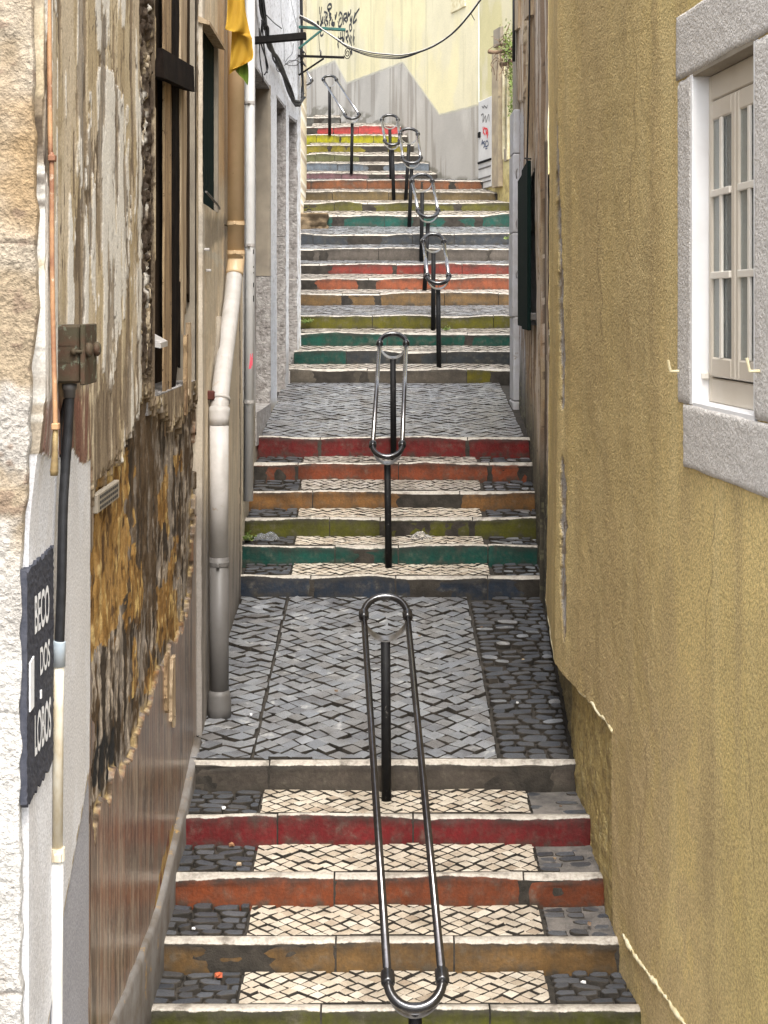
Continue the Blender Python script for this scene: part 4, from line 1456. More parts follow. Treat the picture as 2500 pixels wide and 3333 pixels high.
def bead(parent, path, pts, r, seed):
    g = G()
    ps = []
    for (x0, y0), (x1, y1) in zip(pts[:-1], pts[1:]):
        for k in range(14):
            t = k / 14
            ps.append(onwall(path, x0 + (x1 - x0) * t, y0 + (y1 - y0) * t + 5 * (float(vnoise(x0 + k * .9, seed, 6)) - .5) * 2, .003, -1))
    rr = [r * (.25 + 1.0 * float(vnoise(i * .7, seed, 5))) for i in range(len(ps))]
    g.tube(ps, rr, 7)
    g.build('render_edge', M_BEAD, parent, True)


# broken lower rim of the stucco: along its level foot, then round on to the alley side
g = G()
ps = []
for px_ in np.linspace(1996, 1830, 22): ps.append(onwall(RA, px_, 1000, .0, -1) * 1.0)
ps = [Vector((p_.x, p_.y, -2.045 + random.uniform(-.012, .012))) for p_ in ps]
for d_ in np.linspace(8.62, 10.4, 12):
    q = wall_xy(RA, np.array([hit(RA, 2000)[0]]))
    ps.append(Vector((float(np.interp(d_, [8.5, 10.6], [.9986, 1.17])) - .012, d_, -2.045 - .0 * (d_ - 8.5) + random.uniform(-.012, .012))))
g.tube(ps, [.004 + .010 * random.random() for _ in ps], 7)
g.build('render_edge', M_BEAD, ochre, True)
bead(ochre, RA, [(2030, 3043), (2075, 3120), (2130, 3190), (2180, 3260), (2240, 3350)], .011, 3)

# window: stone surround, reveals, frame, two leaves
def ra_frame(u):
    x, y = wall_xy(RA, np.array([u]))
    return Vector((x[0], y[0], 0))


_ta = (Vector((.9986, 8.5, 0)) - Vector((1.381, 4.0, 0))).normalized()       # along the wall, away from the camera
_na = Vector((-_ta.y, _ta.x, 0))                                             # out of the wall, into the alley


def wbox(u0, u1, z0, z1, o0, o1, bev=.004):
    """block on the ochre wall between distances along it, heights and depths (positive = proud)"""
    g = G()
    c = ra_frame(0) + _ta * ((u0 + u1) / 2) + _na * ((o0 + o1) / 2) + Vector((0, 0, (z0 + z1) / 2))
    g.obox(c, -_na, _ta, Vector((0, 0, 1)), abs(o1 - o0) / 2, abs(u1 - u0) / 2, abs(z1 - z0) / 2, bev)
    # rough the dressed faces a little
    return g


def rough_slab(name, parent, u0, u1, z0, z1, o0, o1, mat, seed, n=26, m=18, amp=.006, rag=.010):
    """bush-hammered stone: gridded face, wandering edges"""
    vs, fs = [], []
    for i in range(n + 1):
        for j in range(m + 1):
            a, b = i / n, j / m
            eu = (float(vnoise(b * 6 + seed, 1.3, 90)) - .5) * rag * (1 if i in (0, n) else 0)
            ez = (float(vnoise(a * 7 + seed, 8.3, 91)) - .5) * rag * (1 if j in (0, m) else 0)
            rim = 1 if (i in (0, n) or j in (0, m)) else 0
            u = u0 + (u1 - u0) * a + eu; z = z0 + (z1 - z0) * b + ez
            o = o1 + (float(fbm(u * 40, z * 40, seed, 3)) - .5) * amp - rim * .006
            p_ = ra_frame(0) + _ta * u + _na * o
            vs.append((p_.x, p_.y, z))
    for i in range(n):
        for j in range(m):
            a = i * (m + 1) + j
            fs.append((a, a + 1, a + m + 2, a + m + 1))
    rim_i = [i * (m + 1) for i in range(n + 1)] + [n * (m + 1) + j for j in range(1, m + 1)] + [i * (m + 1) + m for i in range(n - 1, -1, -1)] + [j for j in range(m - 1, 0, -1)]
    b0 = len(vs)
    for i in rim_i:
        v = Vector(vs[i]) - _na * (o1 - o0)
        vs.append((v.x, v.y, v.z))
    L = len(rim_i)
    for k in range(L):
        k2 = (k + 1) % L
        fs.append((rim_i[k], rim_i[k2], b0 + k2, b0 + k))
    return part(name, vs, fs, mat, parent, True)


sur = part('window', *(lambda gg: (gg.v, gg.f))(wbox(ow0 - .25, ow1 + .1, WZ0 - .1, WZ1 + .1, -.75, -.70)), M_DARK, ochre)
rough_slab('stone_lintel', sur, .45, hit(RA, 2206)[0], WZ1 + .007, WZ1 + .265, -.05, .013, M_SURROUND, 3, 60, 20)
rough_slab('stone_jamb', sur, ow1 + .007, hit(RA, 2212)[0], WZ0 - .002, WZ1 - .003, -.05, .011, M_SURROUND, 5, 16, 60)
rough_slab('stone_jamb', sur, ow0 - .26, ow0 - .007, WZ0 - .002, WZ1 - .003, -.05, .014, M_SURROUND, 6, 18, 60)
rough_slab('stone_sill', sur, ow0 - .30, hit(RA, 2231)[0], WZ0 - .255, WZ0 - .006, -.05, .015, M_SURROUND, 7, 60, 20)
# plastered reveals
RD = -.058
wbox(ow1 - .008, ow1 + .03, WZ0, WZ1, RD - .06, .009, .002).build('reveal', M_WHITE, sur)
wbox(ow0 - .03, ow0 + .008, WZ0, WZ1, RD - .06, .009, .002).build('reveal', M_WHITE, sur)
wbox(ow0 + .009, ow1 - .009, WZ1 - .010, WZ1 + .03, RD - .06, .007, .002).build('reveal', M_JAMBWARM, sur)
wbox(ow0 + .009, ow1 - .009, WZ0 - .03, WZ0 + .012, RD - .06, .007, .003).build('sill_board', M_WHITE, sur)
# outer frame
fw = .034
F0, F1 = ow0 + .0085, ow1 - .0085
fz0, fz1 = WZ0 + .0125, WZ1 - .0105
fr = wbox(F1 - fw, F1, fz0, fz1, RD - .05, RD, .005).build('frame', M_FRAME, sur)
for args in ((F0, F0 + fw, fz0, fz1), (F0 + fw, F1 - fw, fz1 - .10, fz1), (F0 + fw, F1 - fw, fz0, fz0 + .095)):
    wbox(*args, RD - .05, RD, .005).build('frame', M_FRAME, sur)
L0, L1 = F0 + fw + .004, F1 - fw - .004
lz0, lz1 = fz0 + .103, fz1 - .108
mid = (L0 + L1) / 2
for k, (a, b) in enumerate(((mid + .002, L1), (L0, mid - .002))):
    leaf = wbox(a, a + .048, lz0, lz1, RD - .045, RD + .012, .006).build('window_leaf', M_FRAME, sur)
    for args in ((b - .040, b, lz0, lz1), (a + .048, b - .040, lz0, lz0 + .075), (a + .048, b - .040, lz1 - .075, lz1)):
        wbox(*args, RD - .045, RD + .012, .006).build('stile', M_FRAME, leaf)
    ga, gb, gz0, gz1 = a + .048, b - .040, lz0 + .075, lz1 - .075
    wbox(ga - .005, gb + .005, gz0 - .005, gz1 + .005, RD + .001, RD + .004, 0.0008).build('pane', M_GLASS, leaf)
    wbox((ga + gb) / 2 - .013, (ga + gb) / 2 + .013, gz0, gz1, RD + .0045, RD + .016, .004).build('muntin', M_MUNTIN, leaf)
    for zz in (gz0 + (gz1 - gz0) * .345, gz0 + (gz1 - gz0) * .69):
        wbox(ga, gb, zz - .014, zz + .014, RD + .0047, RD + .019, .004).build('muntin', M_MUNTIN, leaf)
    # a net curtain hanging inside the leaf
    vs, fs = [], []
    n = 40
    c0, c1 = ga + (gb - ga) * .0, gb - (gb - ga) * .45
    for i in range(n + 1):
        t = i / n
        o = RD - .014 - .005 * math.sin(t * 26) - .002 * math.sin(t * 61)
        p_ = ra_frame(0) + _ta * (c0 + (c1 - c0) * t) + _na * o
        vs += [(p_.x, p_.y, gz0 - .05), (p_.x, p_.y, gz1 + .05)]
    for i in range(n): fs.append((2 * i, 2 * i + 1, 2 * i + 3, 2 * i + 2))
    part('curtain', vs, fs, M_CURTAIN, leaf, True)
# dark room behind
wbox(ow0 - .2, ow1 + .2, WZ0 - .2, WZ0 - .05, -.70, RD - .06, .001).build('inner_floor', M_DARK, sur)
wbox(ow1 + .031, ow1 + .08, WZ0 - .2, WZ1 + .2, -.70, RD - .06, .001).build('inner_wall', M_DARK, sur)
wbox(ow0 - .08, ow0 - .031, WZ0 - .2, WZ1 + .2, -.70, RD - .06, .001).build('inner_wall', M_DARK, sur)
wbox(ow0 - .2, ow1 + .2, WZ1 + .05, WZ1 + .2, -.70, RD - .06, .001).build('inner_ceiling', M_DARK, sur)
wbox(F1 - .02, F1 + .015, WZ0 + .1, WZ0 + .13, RD, RD + .03, .006).build('shutter_stop', M_MUNTIN, sur)
for uu in (hit(RA, 2226)[0], hit(RA, 2492)[0]):
    g = G(); p_ = ra_frame(0) + _ta * uu + _na * .02
    z_ = zpx(1208, p_.y)
    g.tube([p_ + Vector((0, 0, z_)), p_ + _na * .035 + Vector((0, 0, z_)), p_ + _na * .045 + Vector((0, 0, z_ + .045))], .006, 7); g.build('shutter_hook', M_BEAD, sur)
g = G(); g.hexa([(1.75, 4.05, -4), (3.2, 4.05, -4), (3.2, 10.5, -4), (1.75, 10.5, -4), (1.75, 4.05, TOP), (3.2, 4.05, TOP), (3.2, 10.5, TOP), (1.75, 10.5, TOP)]); g.build('wall_core', M_SMOOTH, ochre)
ochre_top = wbox(0, ow1 + .3, TOP - .02, TOP + .1, -.5, 0); ochre_top.build('coping', M_SMOOTH, ochre)

# ---- peeling house with the green shutter
pel = thing('peeling_house', (1.5, 12.5, -3.4), 'narrow peeling brown house with a dark green shutter right of the stair', 'building')


def lowm_(px, py): return sstep(1180, 1420, py - (px - 1720) * 4.0)


def f_pel(px, py, U, Z, X, Y):
    n = fbm(U * 3, Z * 1.6, 100, 5); s = streaks(U, Z, 14, 1.6, 101); s2 = streaks(U, Z, 30, 4, 102); f = fbm(U * 30, Z * 30, 103, 3)
    wx = px + 8 * (fbm(U * 6, Z * 4, 104, 4) - .5) * 2
    C = np.zeros(px.shape + (3,)) + np.array((.52, .41, .27))
    C = mixc(C, (.62, .54, .45), sstep(.46, .60, s))
    C = mixc(C, (.40, .22, .10), sstep(.58, .68, s2) * .6)
    C = mixc(C, (.56, .49, .42), sstep(1745, 1752, wx) * (1 - sstep(1775, 1783, wx)) * (1 - sstep(420, 560, py + 60 * (n - .5))) * .8)
    C = mixc(C, (.52, .34, .20), sstep(1752, 1758, wx) * (1 - sstep(1772, 1778, wx)) * sstep(300, 360, py) * (1 - sstep(520, 620, py)) * .7)
    C = mixc(C, (.33, .21, .09), sstep(1715, 1722, wx) * (1 - sstep(1736, 1742, wx)) * (1 - sstep(470, 520, py)) * .8)
    C = mixc(C, (.50, .50, .52), (wx < 1710) * sstep(330, 390, py + 40 * (n - .5)) * .9)
    k1 = fbm(U * 16, Z * 1.3, 105, 5); k2 = fbm(U * 9, Z * .9, 106, 4)
    C = mixc(C, (.70, .62, .53), sstep(.52, .54, k1) * (px > 1742) * (1 - lowm_(px, py)) * .85)
    C = mixc(C, (.24, .15, .08), sstep(.54, .57, k2) * (1 - lowm_(px, py)) * .8)
    C = mixc(C, (.09, .06, .04), (1 - sstep(.003, .011, np.abs(k1 - .455))) * .85)
    C = mixc(C, (.12, .085, .06), ((np.abs(px - 1775 - 2 * (n - .5)) < 2.4) & (py > 460)) * .9)
    C = mixc(C, (.14, .10, .07), ((np.abs(px - 1750 - 4 * (s2 - .5)) < 1.6) & (py > 480)) * .8)
    lowm = sstep(1180, 1420, py - (px - 1720) * 4.0)
    C = mixc(C, (.125, .115, .088), lowm * .95)
    C = mixc(C, (.040, .036, .027), lowm * sstep(.46, .6, s) * .8)
    C = mixc(C, (.28, .27, .16), lowm * sstep(.6, .68, f) * .7)
    h = (n - .5) * .03 + (s2 - .5) * .010 + .025 * (px > 1755) * (px < 1772) + .02 * (wx < 1712) * (py < 330)
    return h, C


PB0, PB1 = hit(RB, 1745)[0], hit(RB, 1706)[0]
(pbx0, pbx1), (pbd0, pbd1) = wall_xy(RB, np.array([PB0, PB1]))
PBZ0, PBZ1 = zpx(1060, pbd0), zpx(545, pbd0)
sheet('wall', RB, pxlist(RB, 1687, 1788.5, .9), zlist(-2.9, 2.9, 560, 4.2), -1, f_pel, M_PLASTER, pel, holes=[(PB0, PB1, PBZ0, PBZ1)], skirt=.5)
tb = Vector((pbx1 - pbx0, pbd1 - pbd0, 0)).normalized(); nb_ = Vector((-tb.y, tb.x, 0))
op = part('window', *(lambda gg: (gg.v, gg.f))((lambda gg: (gg.obox(Vector(((pbx0 + pbx1) / 2 + .22, (pbd0 + pbd1) / 2, (PBZ0 + PBZ1) / 2)), tb, -nb_, Vector((0, 0, 1)), (pbd1 - pbd0) / 2 + .05, .03, (PBZ1 - PBZ0) / 2 + .05, .002), gg)[1])(G())), M_DARK, pel)
for k in range(2):   # two leaves standing a little off the wall, made of boards
    hl = (pbd1 - pbd0) / 2
    for q in range(6):
        g = G()
        t = (k + (q + .5) / 6) * hl
        c = Vector((pbx0, pbd0, 0)) + tb * t + nb_ * (.045 + (.012 if k == 0 else 0)) + Vector((0, 0, (PBZ0 + PBZ1) / 2 + .01))
        g.obox(c, tb, -nb_, Vector((0, 0, 1)), hl / 12 - .003, .016, (PBZ1 - PBZ0) / 2 + (.03 if k else .05), .004)
        g.build('shutter_board', M_SHUT, op)
for zz in (zpx(740, pbd1), zpx(905, pbd1), zpx(520, pbd0)):
    g = G(); c = Vector((pbx1, pbd1, zz)) + nb_ * .07
    g.tube([c, c - tb * .25 + nb_ * .02 + Vector((0, 0, .03)), c - tb * .42 + nb_ * .015 + Vector((0, 0, .055))], .006, 6); g.build('shutter_stay', M_RAILSAD, op)
g = G(); c = Vector((pbx0, pbd0 - .1, zpx(1030, pbd0))) + nb_ * .02; g.obox(c, tb, -nb_, Vector((0, 0, 1)), .10, .03, .03, .006); g.build('hinge_block', M_PVCGREY, pel)
# upper peeled layer with a small dark window slot
for k, (p0, p1, y0, y1) in enumerate(((1689, 1703, -60, 84), (1724, 1740, -40, 40))):
    u0_, u1_ = hit(RB, p1)[0], hit(RB, p0)[0]
    (xa, xb), (da, db) = wall_xy(RB, np.array([u0_, u1_]))
    g = G(); za, zb2_ = zpx(y1, da), zpx(y0, da)
    g.hexa([(xa - .05, da, za - .02), (xa + .02, da, za - .02), (xb + .02, db, za + .08), (xb - .05, db, za + .08), (xa - .05, da, zb2_), (xa + .02, da, zb2_), (xb + .02, db, zb2_), (xb - .05, db, zb2_)])
    g.build('peeling_board', M_WOODPALE, pel)
# grey painted quoin at the far corner
g = G()
zq = [-1.75, -.95, -.1, .75, 1.55, 2.0]
for k in range(len(zq) - 1):
    g2 = G()
    lean = .006 * math.sin(k * 2.1)
    g2.box((1.300 + lean, 14.92, zq[k] + .002), (1.62, 15.35, zq[k + 1] - .002), .012)
    g2.build('quoin_stone', mat_plain('grey_quoin', (.42, .42, .44), (.34, .33, .32), 6, .9, bstr=.6, bscale=50, spots=((.24, .21, .17), -.02, 9)) if k == 0 else bpy.data.materials['grey_quoin'], pel)
g = G(); g.box((1.335, 14.95, 2.0), (1.62, 15.35, TOP)); g.build('corner_pier', M_WOODPALE if False else M_JAMBWARM, pel)
g = G(); g.hexa([(1.52, 10.7, -3.4), (3.0, 10.7, -3.4), (3.0, 15.3, -3.4), (1.72, 15.3, -3.4), (1.52, 10.7, TOP), (3.0, 10.7, TOP), (3.0, 15.3, TOP), (1.72, 15.3, TOP)]); g.build('wall_core', M_SMOOTH, pel)

# ---- yellow house at the head of the lower flight
yel = thing('yellow_house', (2.2, 21.5, 0.2), 'pale yellow house with a stone door jamb and grey side door up the stair', 'building')


def f_yel(px, py, U, Z, X, Y):
    n = fbm(U * 2, Z * 1.2, 110, 5); f = fbm(U * 20, Z * 20, 111, 3)
    C = np.zeros(px.shape + (3,)) + np.array((.66, .60, .33))
    C = mixc(C, (.72, .66, .45), sstep(.45, .62, n))
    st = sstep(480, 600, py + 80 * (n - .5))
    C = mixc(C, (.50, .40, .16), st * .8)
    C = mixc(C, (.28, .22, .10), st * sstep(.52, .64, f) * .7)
    return (n - .5) * .01, C


YC0, YC1 = hit(RC, 1655)[0], hit(RC, 1644)[0]
yd = lambda u: wall_xy(RC, np.array([u]))[1][0]
sheet('wall', RC, pxlist(RC, 1559.9, 1716, 1.0), np.linspace(.4, 5.2, 240), -1, f_yel, M_SMOOTH, yel, holes=[(YC0, YC1, zpx(482, yd(YC0)), zpx(220, yd(YC0)))], skirt=.6)
tc = (Vector((1.48, 23.0, 0)) - Vector((2.55, 18.3, 0))).normalized(); ncv = Vector((-tc.y, tc.x, 0))


def cbox(p0, p1, y0, y1, o0, o1, yref, name, mat, parent, bev=.006):
    u0_, u1_ = hit(RC, p0)[0], hit(RC, p1)[0]
    c = Vector((2.55, 18.3, 0)) + tc * ((u0_ + u1_) / 2) + ncv * ((o0 + o1) / 2)
    z0_, z1_ = zpx(y1, c.y), zpx(y0, c.y)
    c.z = (z0_ + z1_) / 2
    g = G(); g.obox(c, -ncv, tc, Vector((0, 0, 1)), abs(o1 - o0) / 2, abs(u1_ - u0_) / 2, (z1_ - z0_) / 2, bev)
    return g.build(name, mat, parent)


dr = cbox(1605, 1562, 322, 612, -.03, .025, 0, 'side_door', M_GREYDOOR, yel)
cbox(1605, 1563, 521, 528, .025, .045, 0, 'door_rail', M_BLACK, dr)
for a, b in ((543, 548), (575, 580), (590, 594)): cbox(1603, 1564, a, b, .02, .034, 0, 'door_groove', M_PVCGREY, dr)
cbox(1570, 1564, 430, 448, .02, .05, 0, 'letter_slot', M_BLACK, dr)
cbox(1637, 1615, 170, 610, -.02, .07, 0, 'jamb_stone', mat_plain('ochre_jamb_stone', (.40, .33, .22), (.27, .22, .16), 5, .9, bstr=.7, bscale=30, spots=((.16, .13, .10), -.02, 12)), yel)
cbox(1655, 1644, 215, 486, -.06, -.008, 0, 'window', M_BLACK, yel)
cbox(1658, 1654.5, 205, 520, -.02, .03, 0, 'window_trim', M_BEAD, yel)
cbox(1644.5, 1641, 205, 520, -.02, .03, 0, 'window_trim', M_BEAD, yel)
cbox(1655, 1644, 484, 525, -.05, .02, 0, 'window_apron', M_JAMBWARM, yel)
cbox(1639, 1616, 92, 150, -.01, .05, 0, 'meter_box', M_JAMBWARM, yel)

# ---- cream house closing the view, grey stepped dado
bk = thing('cream_back_house', (.2, 27.0, 1.0), 'tall cream house wall with a grey zigzag dado closing the view', 'building')
DADO = [(2300, 330), (1560, 341), (1430, 374), (1310, 203), (1128, 271), (1090, 198), (985, 240), (700, 330), (700, 1600), (2300, 1600)]


def f_bk(px, py, U, Z, X, Y):
    n = fbm(U * 1.4, Z * .9, 120, 5); s = streaks(U, Z, 6, .5, 121); f = fbm(U * 14, Z * 14, 122, 3)
    C = np.zeros(px.shape + (3,)) + np.array((.82, .74, .46))
    C = mixc(C, (.76, .70, .50), sstep(.46, .62, n) * .8)
    C = mixc(C, (.58, .53, .34), sstep(.58, .70, s) * .5)
    m = inpoly(px, py, DADO)
    D = np.zeros(px.shape + (3,)) + np.array((.47, .44, .39))
    D = mixc(D, (.54, .51, .455), sstep(.45, .62, n)); D = mixc(D, (.28, .25, .21), sstep(.55, .66, s) * .6)
    D = mixc(D, (.12, .11, .07), sstep(.46, .60, fbm(U * 3, Z * 9, 125, 4)) * sstep(-14, 2, py - np.interp(px, [1090, 1240, 1310, 1352, 1400, 1430, 1440, 1560], [352, 385, 412, 470, 532, 560, 580, 584])) * .6)
    C = C * (1 - m[..., None]) + D * m[..., None]
    e = dist_poly(px, py, DADO[1:7])
    C = mixc(C, (.78, .74, .60), (1 - sstep(2.0, 3.4, e)) * .9)
    return (n - .5) * .012 - m * .006, C


sheet('wall', BK, pxlist(BK, 960, 1566, 1.4), np.linspace(.9, 6.9, 430), -1, f_bk, M_SMOOTH, bk, skirt=.7)
cw = onwall(BK, 1495, 12, 0, -1)
g = G(); g.obox(cw + Vector((0, .02, .15)), Vector((.33, -.94, 0)).normalized(), Vector((.94, .33, 0)).normalized(), Vector((0, 0, 1)), .30, .03, .25, .01); g.build('window_apron', M_SMOOTH if False else M_BEAD, bk)


def strokes(name, parent, path, lines, width, mat, side, off=.004):
    """painted strokes: flat ribbons lying on the wall"""
    vs, fs = [], []
    for ln in lines:
        pts = [onwall(path, x, y, off, side) for x, y in ln]
        pts = curve_pts(pts, 5) if len(pts) > 2 else pts
        e = 1e-3
        t_ = (onwall(path, ln[0][0] + 2, ln[0][1], off, side) - onwall(path, ln[0][0] - 2, ln[0][1], off, side)).normalized()
        t_.z = 0; t_.normalize()
        n_ = t_.cross(Vector((0, 0, 1)))
        b0 = len(vs)
        for i, p_ in enumerate(pts):
            d_ = (pts[min(i + 1, len(pts) - 1)] - pts[max(i - 1, 0)])
            if d_.length < 1e-9: d_ = Vector((0, 0, 1))
            d_.normalize()
            s_ = d_.cross(n_).normalized() * width * .5 * random.uniform(.75, 1.25)
            vs += [p_ + s_, p_ - s_]
        for i in range(len(pts) - 1):
            fs.append((b0 + 2 * i, b0 + 2 * i + 1, b0 + 2 * i + 3, b0 + 2 * i + 2))
    return part(name, vs, fs, mat, parent)


def z2(pts): return [(960 + x / 4.608, y / 4.608) for x, y in pts]


TAG1 = [[(370, 100), (375, 215)], [(405, 100), (388, 220)], [(385, 225), (392, 300), (400, 330), (420, 250)], [(420, 250), (415, 330), (380, 400), (400, 330), (430, 350)],
        [(440, 240), (445, 330), (470, 400)], [(470, 200), (462, 320)], [(440, 180), (480, 190), (490, 240), (462, 290), (500, 330), (480, 370)],
        [(515, 160), (490, 110), (520, 60), (550, 80), (545, 120), (500, 150), (520, 170), (515, 240)], [(520, 200), (545, 215), (520, 250), (550, 270), (525, 300)], [(520, 300), (520, 390)],
        [(570, 290), (550, 360), (590, 380), (590, 340), (555, 350)], [(605, 215), (608, 290)], [(632, 180), (610, 290)], [(637, 320), (640, 328)],
        [(660, 240), (680, 185), (712, 230), (712, 330), (680, 400), (655, 380), (670, 300), (700, 260)], [(730, 370), (735, 230), (770, 205), (780, 250), (740, 290), (780, 330)],
        [(775, 190), (790, 310), (800, 190), (815, 230)], [(840, 140), (835, 200), (800, 240)], [(830, 240), (838, 320), (860, 240), (850, 340), (820, 390), (830, 465), (855, 430), (845, 370)],
        [(970, 125), (905, 230), (875, 350), (930, 290)], [(905, 185), (880, 300)], [(390, 470), (385, 520), (410, 535), (430, 500)], [(655, 540), (650, 640), (655, 710), (640, 650)],
        [(690, 480), (685, 580), (660, 590), (720, 560)], [(715, 470), (715, 640)], [(745, 460), (735, 640), (720, 550)], [(765, 480), (795, 470), (790, 560), (765, 560), (800, 640)],
        [(805, 520), (835, 650), (835, 520)], [(850, 540), (860, 600), (850, 690), (858, 810), (840, 760)], [(890, 440), (880, 570), (890, 680)], [(895, 545), (885, 640)]]
strokes('graffiti', bk, BK, [z2(l) for l in TAG1], .05, M_TAGINK, -1)


def z3(pts): return [(1540 + x / 3.811, 60 + y / 3.814) for x, y in pts]


strokes('red_tag', dr, RC, [z3(l) for l in ([(145, 1345), (150, 1430)], [(168, 1350), (150, 1400), (172, 1450)], [(165, 1365), (200, 1370)], [(182, 1370), (182, 1440)], [(185, 1445), (200, 1380), (208, 1450)], [(190, 1425), (210, 1420)], [(200, 1440), (198, 1490)])], .028, M_REDINK, -1, .03)
strokes('blue_tag', dr, RC, [z3(l) for l in ([(125, 1570), (138, 1510), (145, 1570)], [(128, 1550), (148, 1545)], [(168, 1525), (150, 1540), (170, 1570), (152, 1605)], [(180, 1525), (178, 1590), (210, 1570), (205, 1525), (180, 1525)], [(175, 1620), (200, 1612)])], .020, M_BLUEINK, -1, .03)
strokes('faint_tag', dr, RC, [z3(l) for l in ([(120, 1200), (150, 1190), (140, 1290), (175, 1210), (180, 1290), (215, 1190), (220, 1280)], [(130, 1090), (150, 1110), (160, 1085), (190, 1110), (200, 1075)])], .022, M_PVCGREY, -1, .028)

# ------------------------------------------------------------------ handrails
def handrail(tl, tr, bl, br, tp, bp, dt, db, label, top=True, bottom=True, rr=.0185, tube=None):
    """double tube rail closed by bends, each end carried by a half ring on a post.
    tl, tr / bl, br: collars of the upper and lower end (photo pixels); tp, bp: foot of the posts (px, py, distance)"""
    TL, TR, BL, BR = P(*tl, dt), P(*tr, dt), P(*bl, db), P(*br, db)
    base = P(*bp) if bp else P(*tp)
    t = thing('handrail', base, label, 'handrail', 'paperclip shaped handrails up the middle of the stair')
    along = ((TL + TR) - (BL + BR)).normalized()
    for a, b in ((BL, TL), (BR, TR)):
        g = G(); g.tube([a, b], rr, 14); g.build('rail_tube', tube or M_RAILFAR, t, True)
    for (L, R, up, foot, on) in ((TL, TR, 1, tp, top), (BL, BR, -1, bp, bottom)):
        if not on: continue
        c = (L + R) / 2
        ax = (R - L) / 2
        r = ax.length
        ax.normalize()
        fw_ = Vector((0, math.cos(math.radians(42)), math.sin(math.radians(42)))) * up
        pts = [L - fw_ * .0]
        for k in range(17):
            a = math.pi * k / 16
            pts.append(c - ax * r * math.cos(a) + fw_ * (r * .98 * math.sin(a)))
        g = G(); g.tube(pts[1:], rr * 1.14, 14); g.build('end_bend', M_BEND, t, True)
        for q in (L, R):
            g = G()
            p0, p1 = q - along * .016 * up - along * .028, q - along * .016 * up + along * .034
            g.tube([p0, p0 + (p1 - p0) * .12, p1 - (p1 - p0) * .12, p1], [rr * 1.4, rr * 1.65, rr * 1.65, rr * 1.4], 14)
            g.build('collar', M_BEND, t, True)
        # half ring of flat bar
        n = 20
        vs, fs = [], []
        wdt, th = .026, .007
        for k in range(n + 1):
            a = math.pi * k / n
            dirv = -ax * math.cos(a) + Vector((0, 0, -1)) * math.sin(a) * 1.10
            p_ = c + dirv * r - Vector((0, 0, .006))
            o_ = dirv.normalized()
            for s_ in (-1, 1):
                for w_ in (-1, 1):
                    vs.append(p_ + o_ * th * .5 * s_ + Vector((0, wdt * w_, wdt * w_ * .35)))
        for k in range(n):
            b = k * 4
            for i, j in ((0, 1), (1, 3), (3, 2), (2, 0)):
                fs.append((b + i, b + j, b + 4 + j, b + 4 + i))
        fs.append((0, 2, 3, 1)); b = n * 4; fs.append((b, b + 1, b + 3, b + 2))
        o = part('saddle', vs, fs, M_RAILSAD, t, False)
        smooth_by_angle(o, 35)
        if foot:
            f_ = P(*foot)
            tp_ = c - Vector((0, 0, r * 1.10 + .008))
            g = G()
            g.tube([f_ - Vector((0, 0, .03)), f_ + (tp_ - f_) * .5, tp_], [.0275, .0265, .026], 16)
            g.build('post', M_POST, t, True)
    return t


handrail((1184, 1998), (1326, 1998), (1263, 3196), (1440, 3190), (1258, 2600, 8.08), (1352, 4040, 5.72), 8.08, 5.72,
         'nearest and longest handrail of two bright tubes reaching down to the olive step', rr=.0168, tube=M_RAIL)
handrail((1236, 1115), (1322, 1115), (1213, 1452), (1309, 1452), (1281, 1492, 13.18), (1265, 1847, 11.68), 13.18, 11.68,
         'second handrail rising past the crimson step to the upper landing')
handrail((1378, 783), (1444, 783), (1391, 900), (1461, 900), (1410, 1074, 17.5), (1429, 1199, 16.62), 17.5, 16.62,
         'third handrail in front of the brick pink and salmon steps', rr=.0205)
handrail((1342, 587), (1407, 587), (1361, 686), (1426, 686), (1371, 849, 19.7), (1382, 942, 18.95), 19.7, 18.95,
         'fourth handrail in front of the teal step and its small ramp', rr=.0205)
handrail((1303, 435), (1360, 435), (1311, 514), (1369, 514), (1320, 655, 22.0), (1332, 738, 20.95), 22.0, 20.95,
         'right one of the two close handrails before the mauve step', rr=.0205)
handrail((1243, 389), (1295, 389), (1253, 458), (1301, 458), (1273, 590, 23.8), (1282, 651, 22.03), 23.8, 22.03,
         'left one of the two close handrails before the yellow steps', rr=.0205)
handrail((1052, 258), (1094, 258), (1124, 374), (1169, 373), (1073, 434, 25.98), (1144, 558, 24.64), 25.98, 24.64,
         'slanting handrail turning left across the coral and yellow steps', rr=.0205)
handrail((930, 170), (968, 168), (965, 262), (1015, 262), None, (986, 404, 26.86), 28.6, 26.86,
         'topmost handrail mostly hidden by the corner of the white house', top=False, rr=.0205)

# ------------------------------------------------------------------ left wall things
# painted street sign
sg = thing('street_sign', (-1.05, 4.45, -1.6), 'black painted street name panel with white letters on the left wall', 'sign')
sp = [(67, 1862), (158, 1778), (156, 2478), (66, 2628)]
vs = []
uA, uB = hit(LA, 67)[0], hit(LA, 158)[0]
n, m = 24, 60
for k, off in ((0, -.004), (1, .016)):
    for i in range(n + 1):
        t = i / n
        for j in range(m + 1):
            q = j / m
            px_ = 70 + (158 - 70) * t
            y0_ = 1862 + (1778 - 1862) * t; y1_ = 2628 + (2478 - 2628) * t
            if j in (0, m): 
                y0_ += random.uniform(-10, 10); y1_ += random.uniform(-10, 10)
            p_ = onwall(LA, px_, 1000, off, 1)
            p_.z = zpx(y0_ + (y1_ - y0_) * q, 4.3 + (p_.y - 4.3))
            if k: p_.x += (float(vnoise(t * 30, q * 60, 3)) - .5) * .003
            vs.append(p_)
st = (n + 1) * (m + 1)
fs = []
for i in range(n):
    for j in range(m):
        a = st + i * (m + 1) + j
        fs.append((a, a + 1, a + m + 2, a + m + 1))
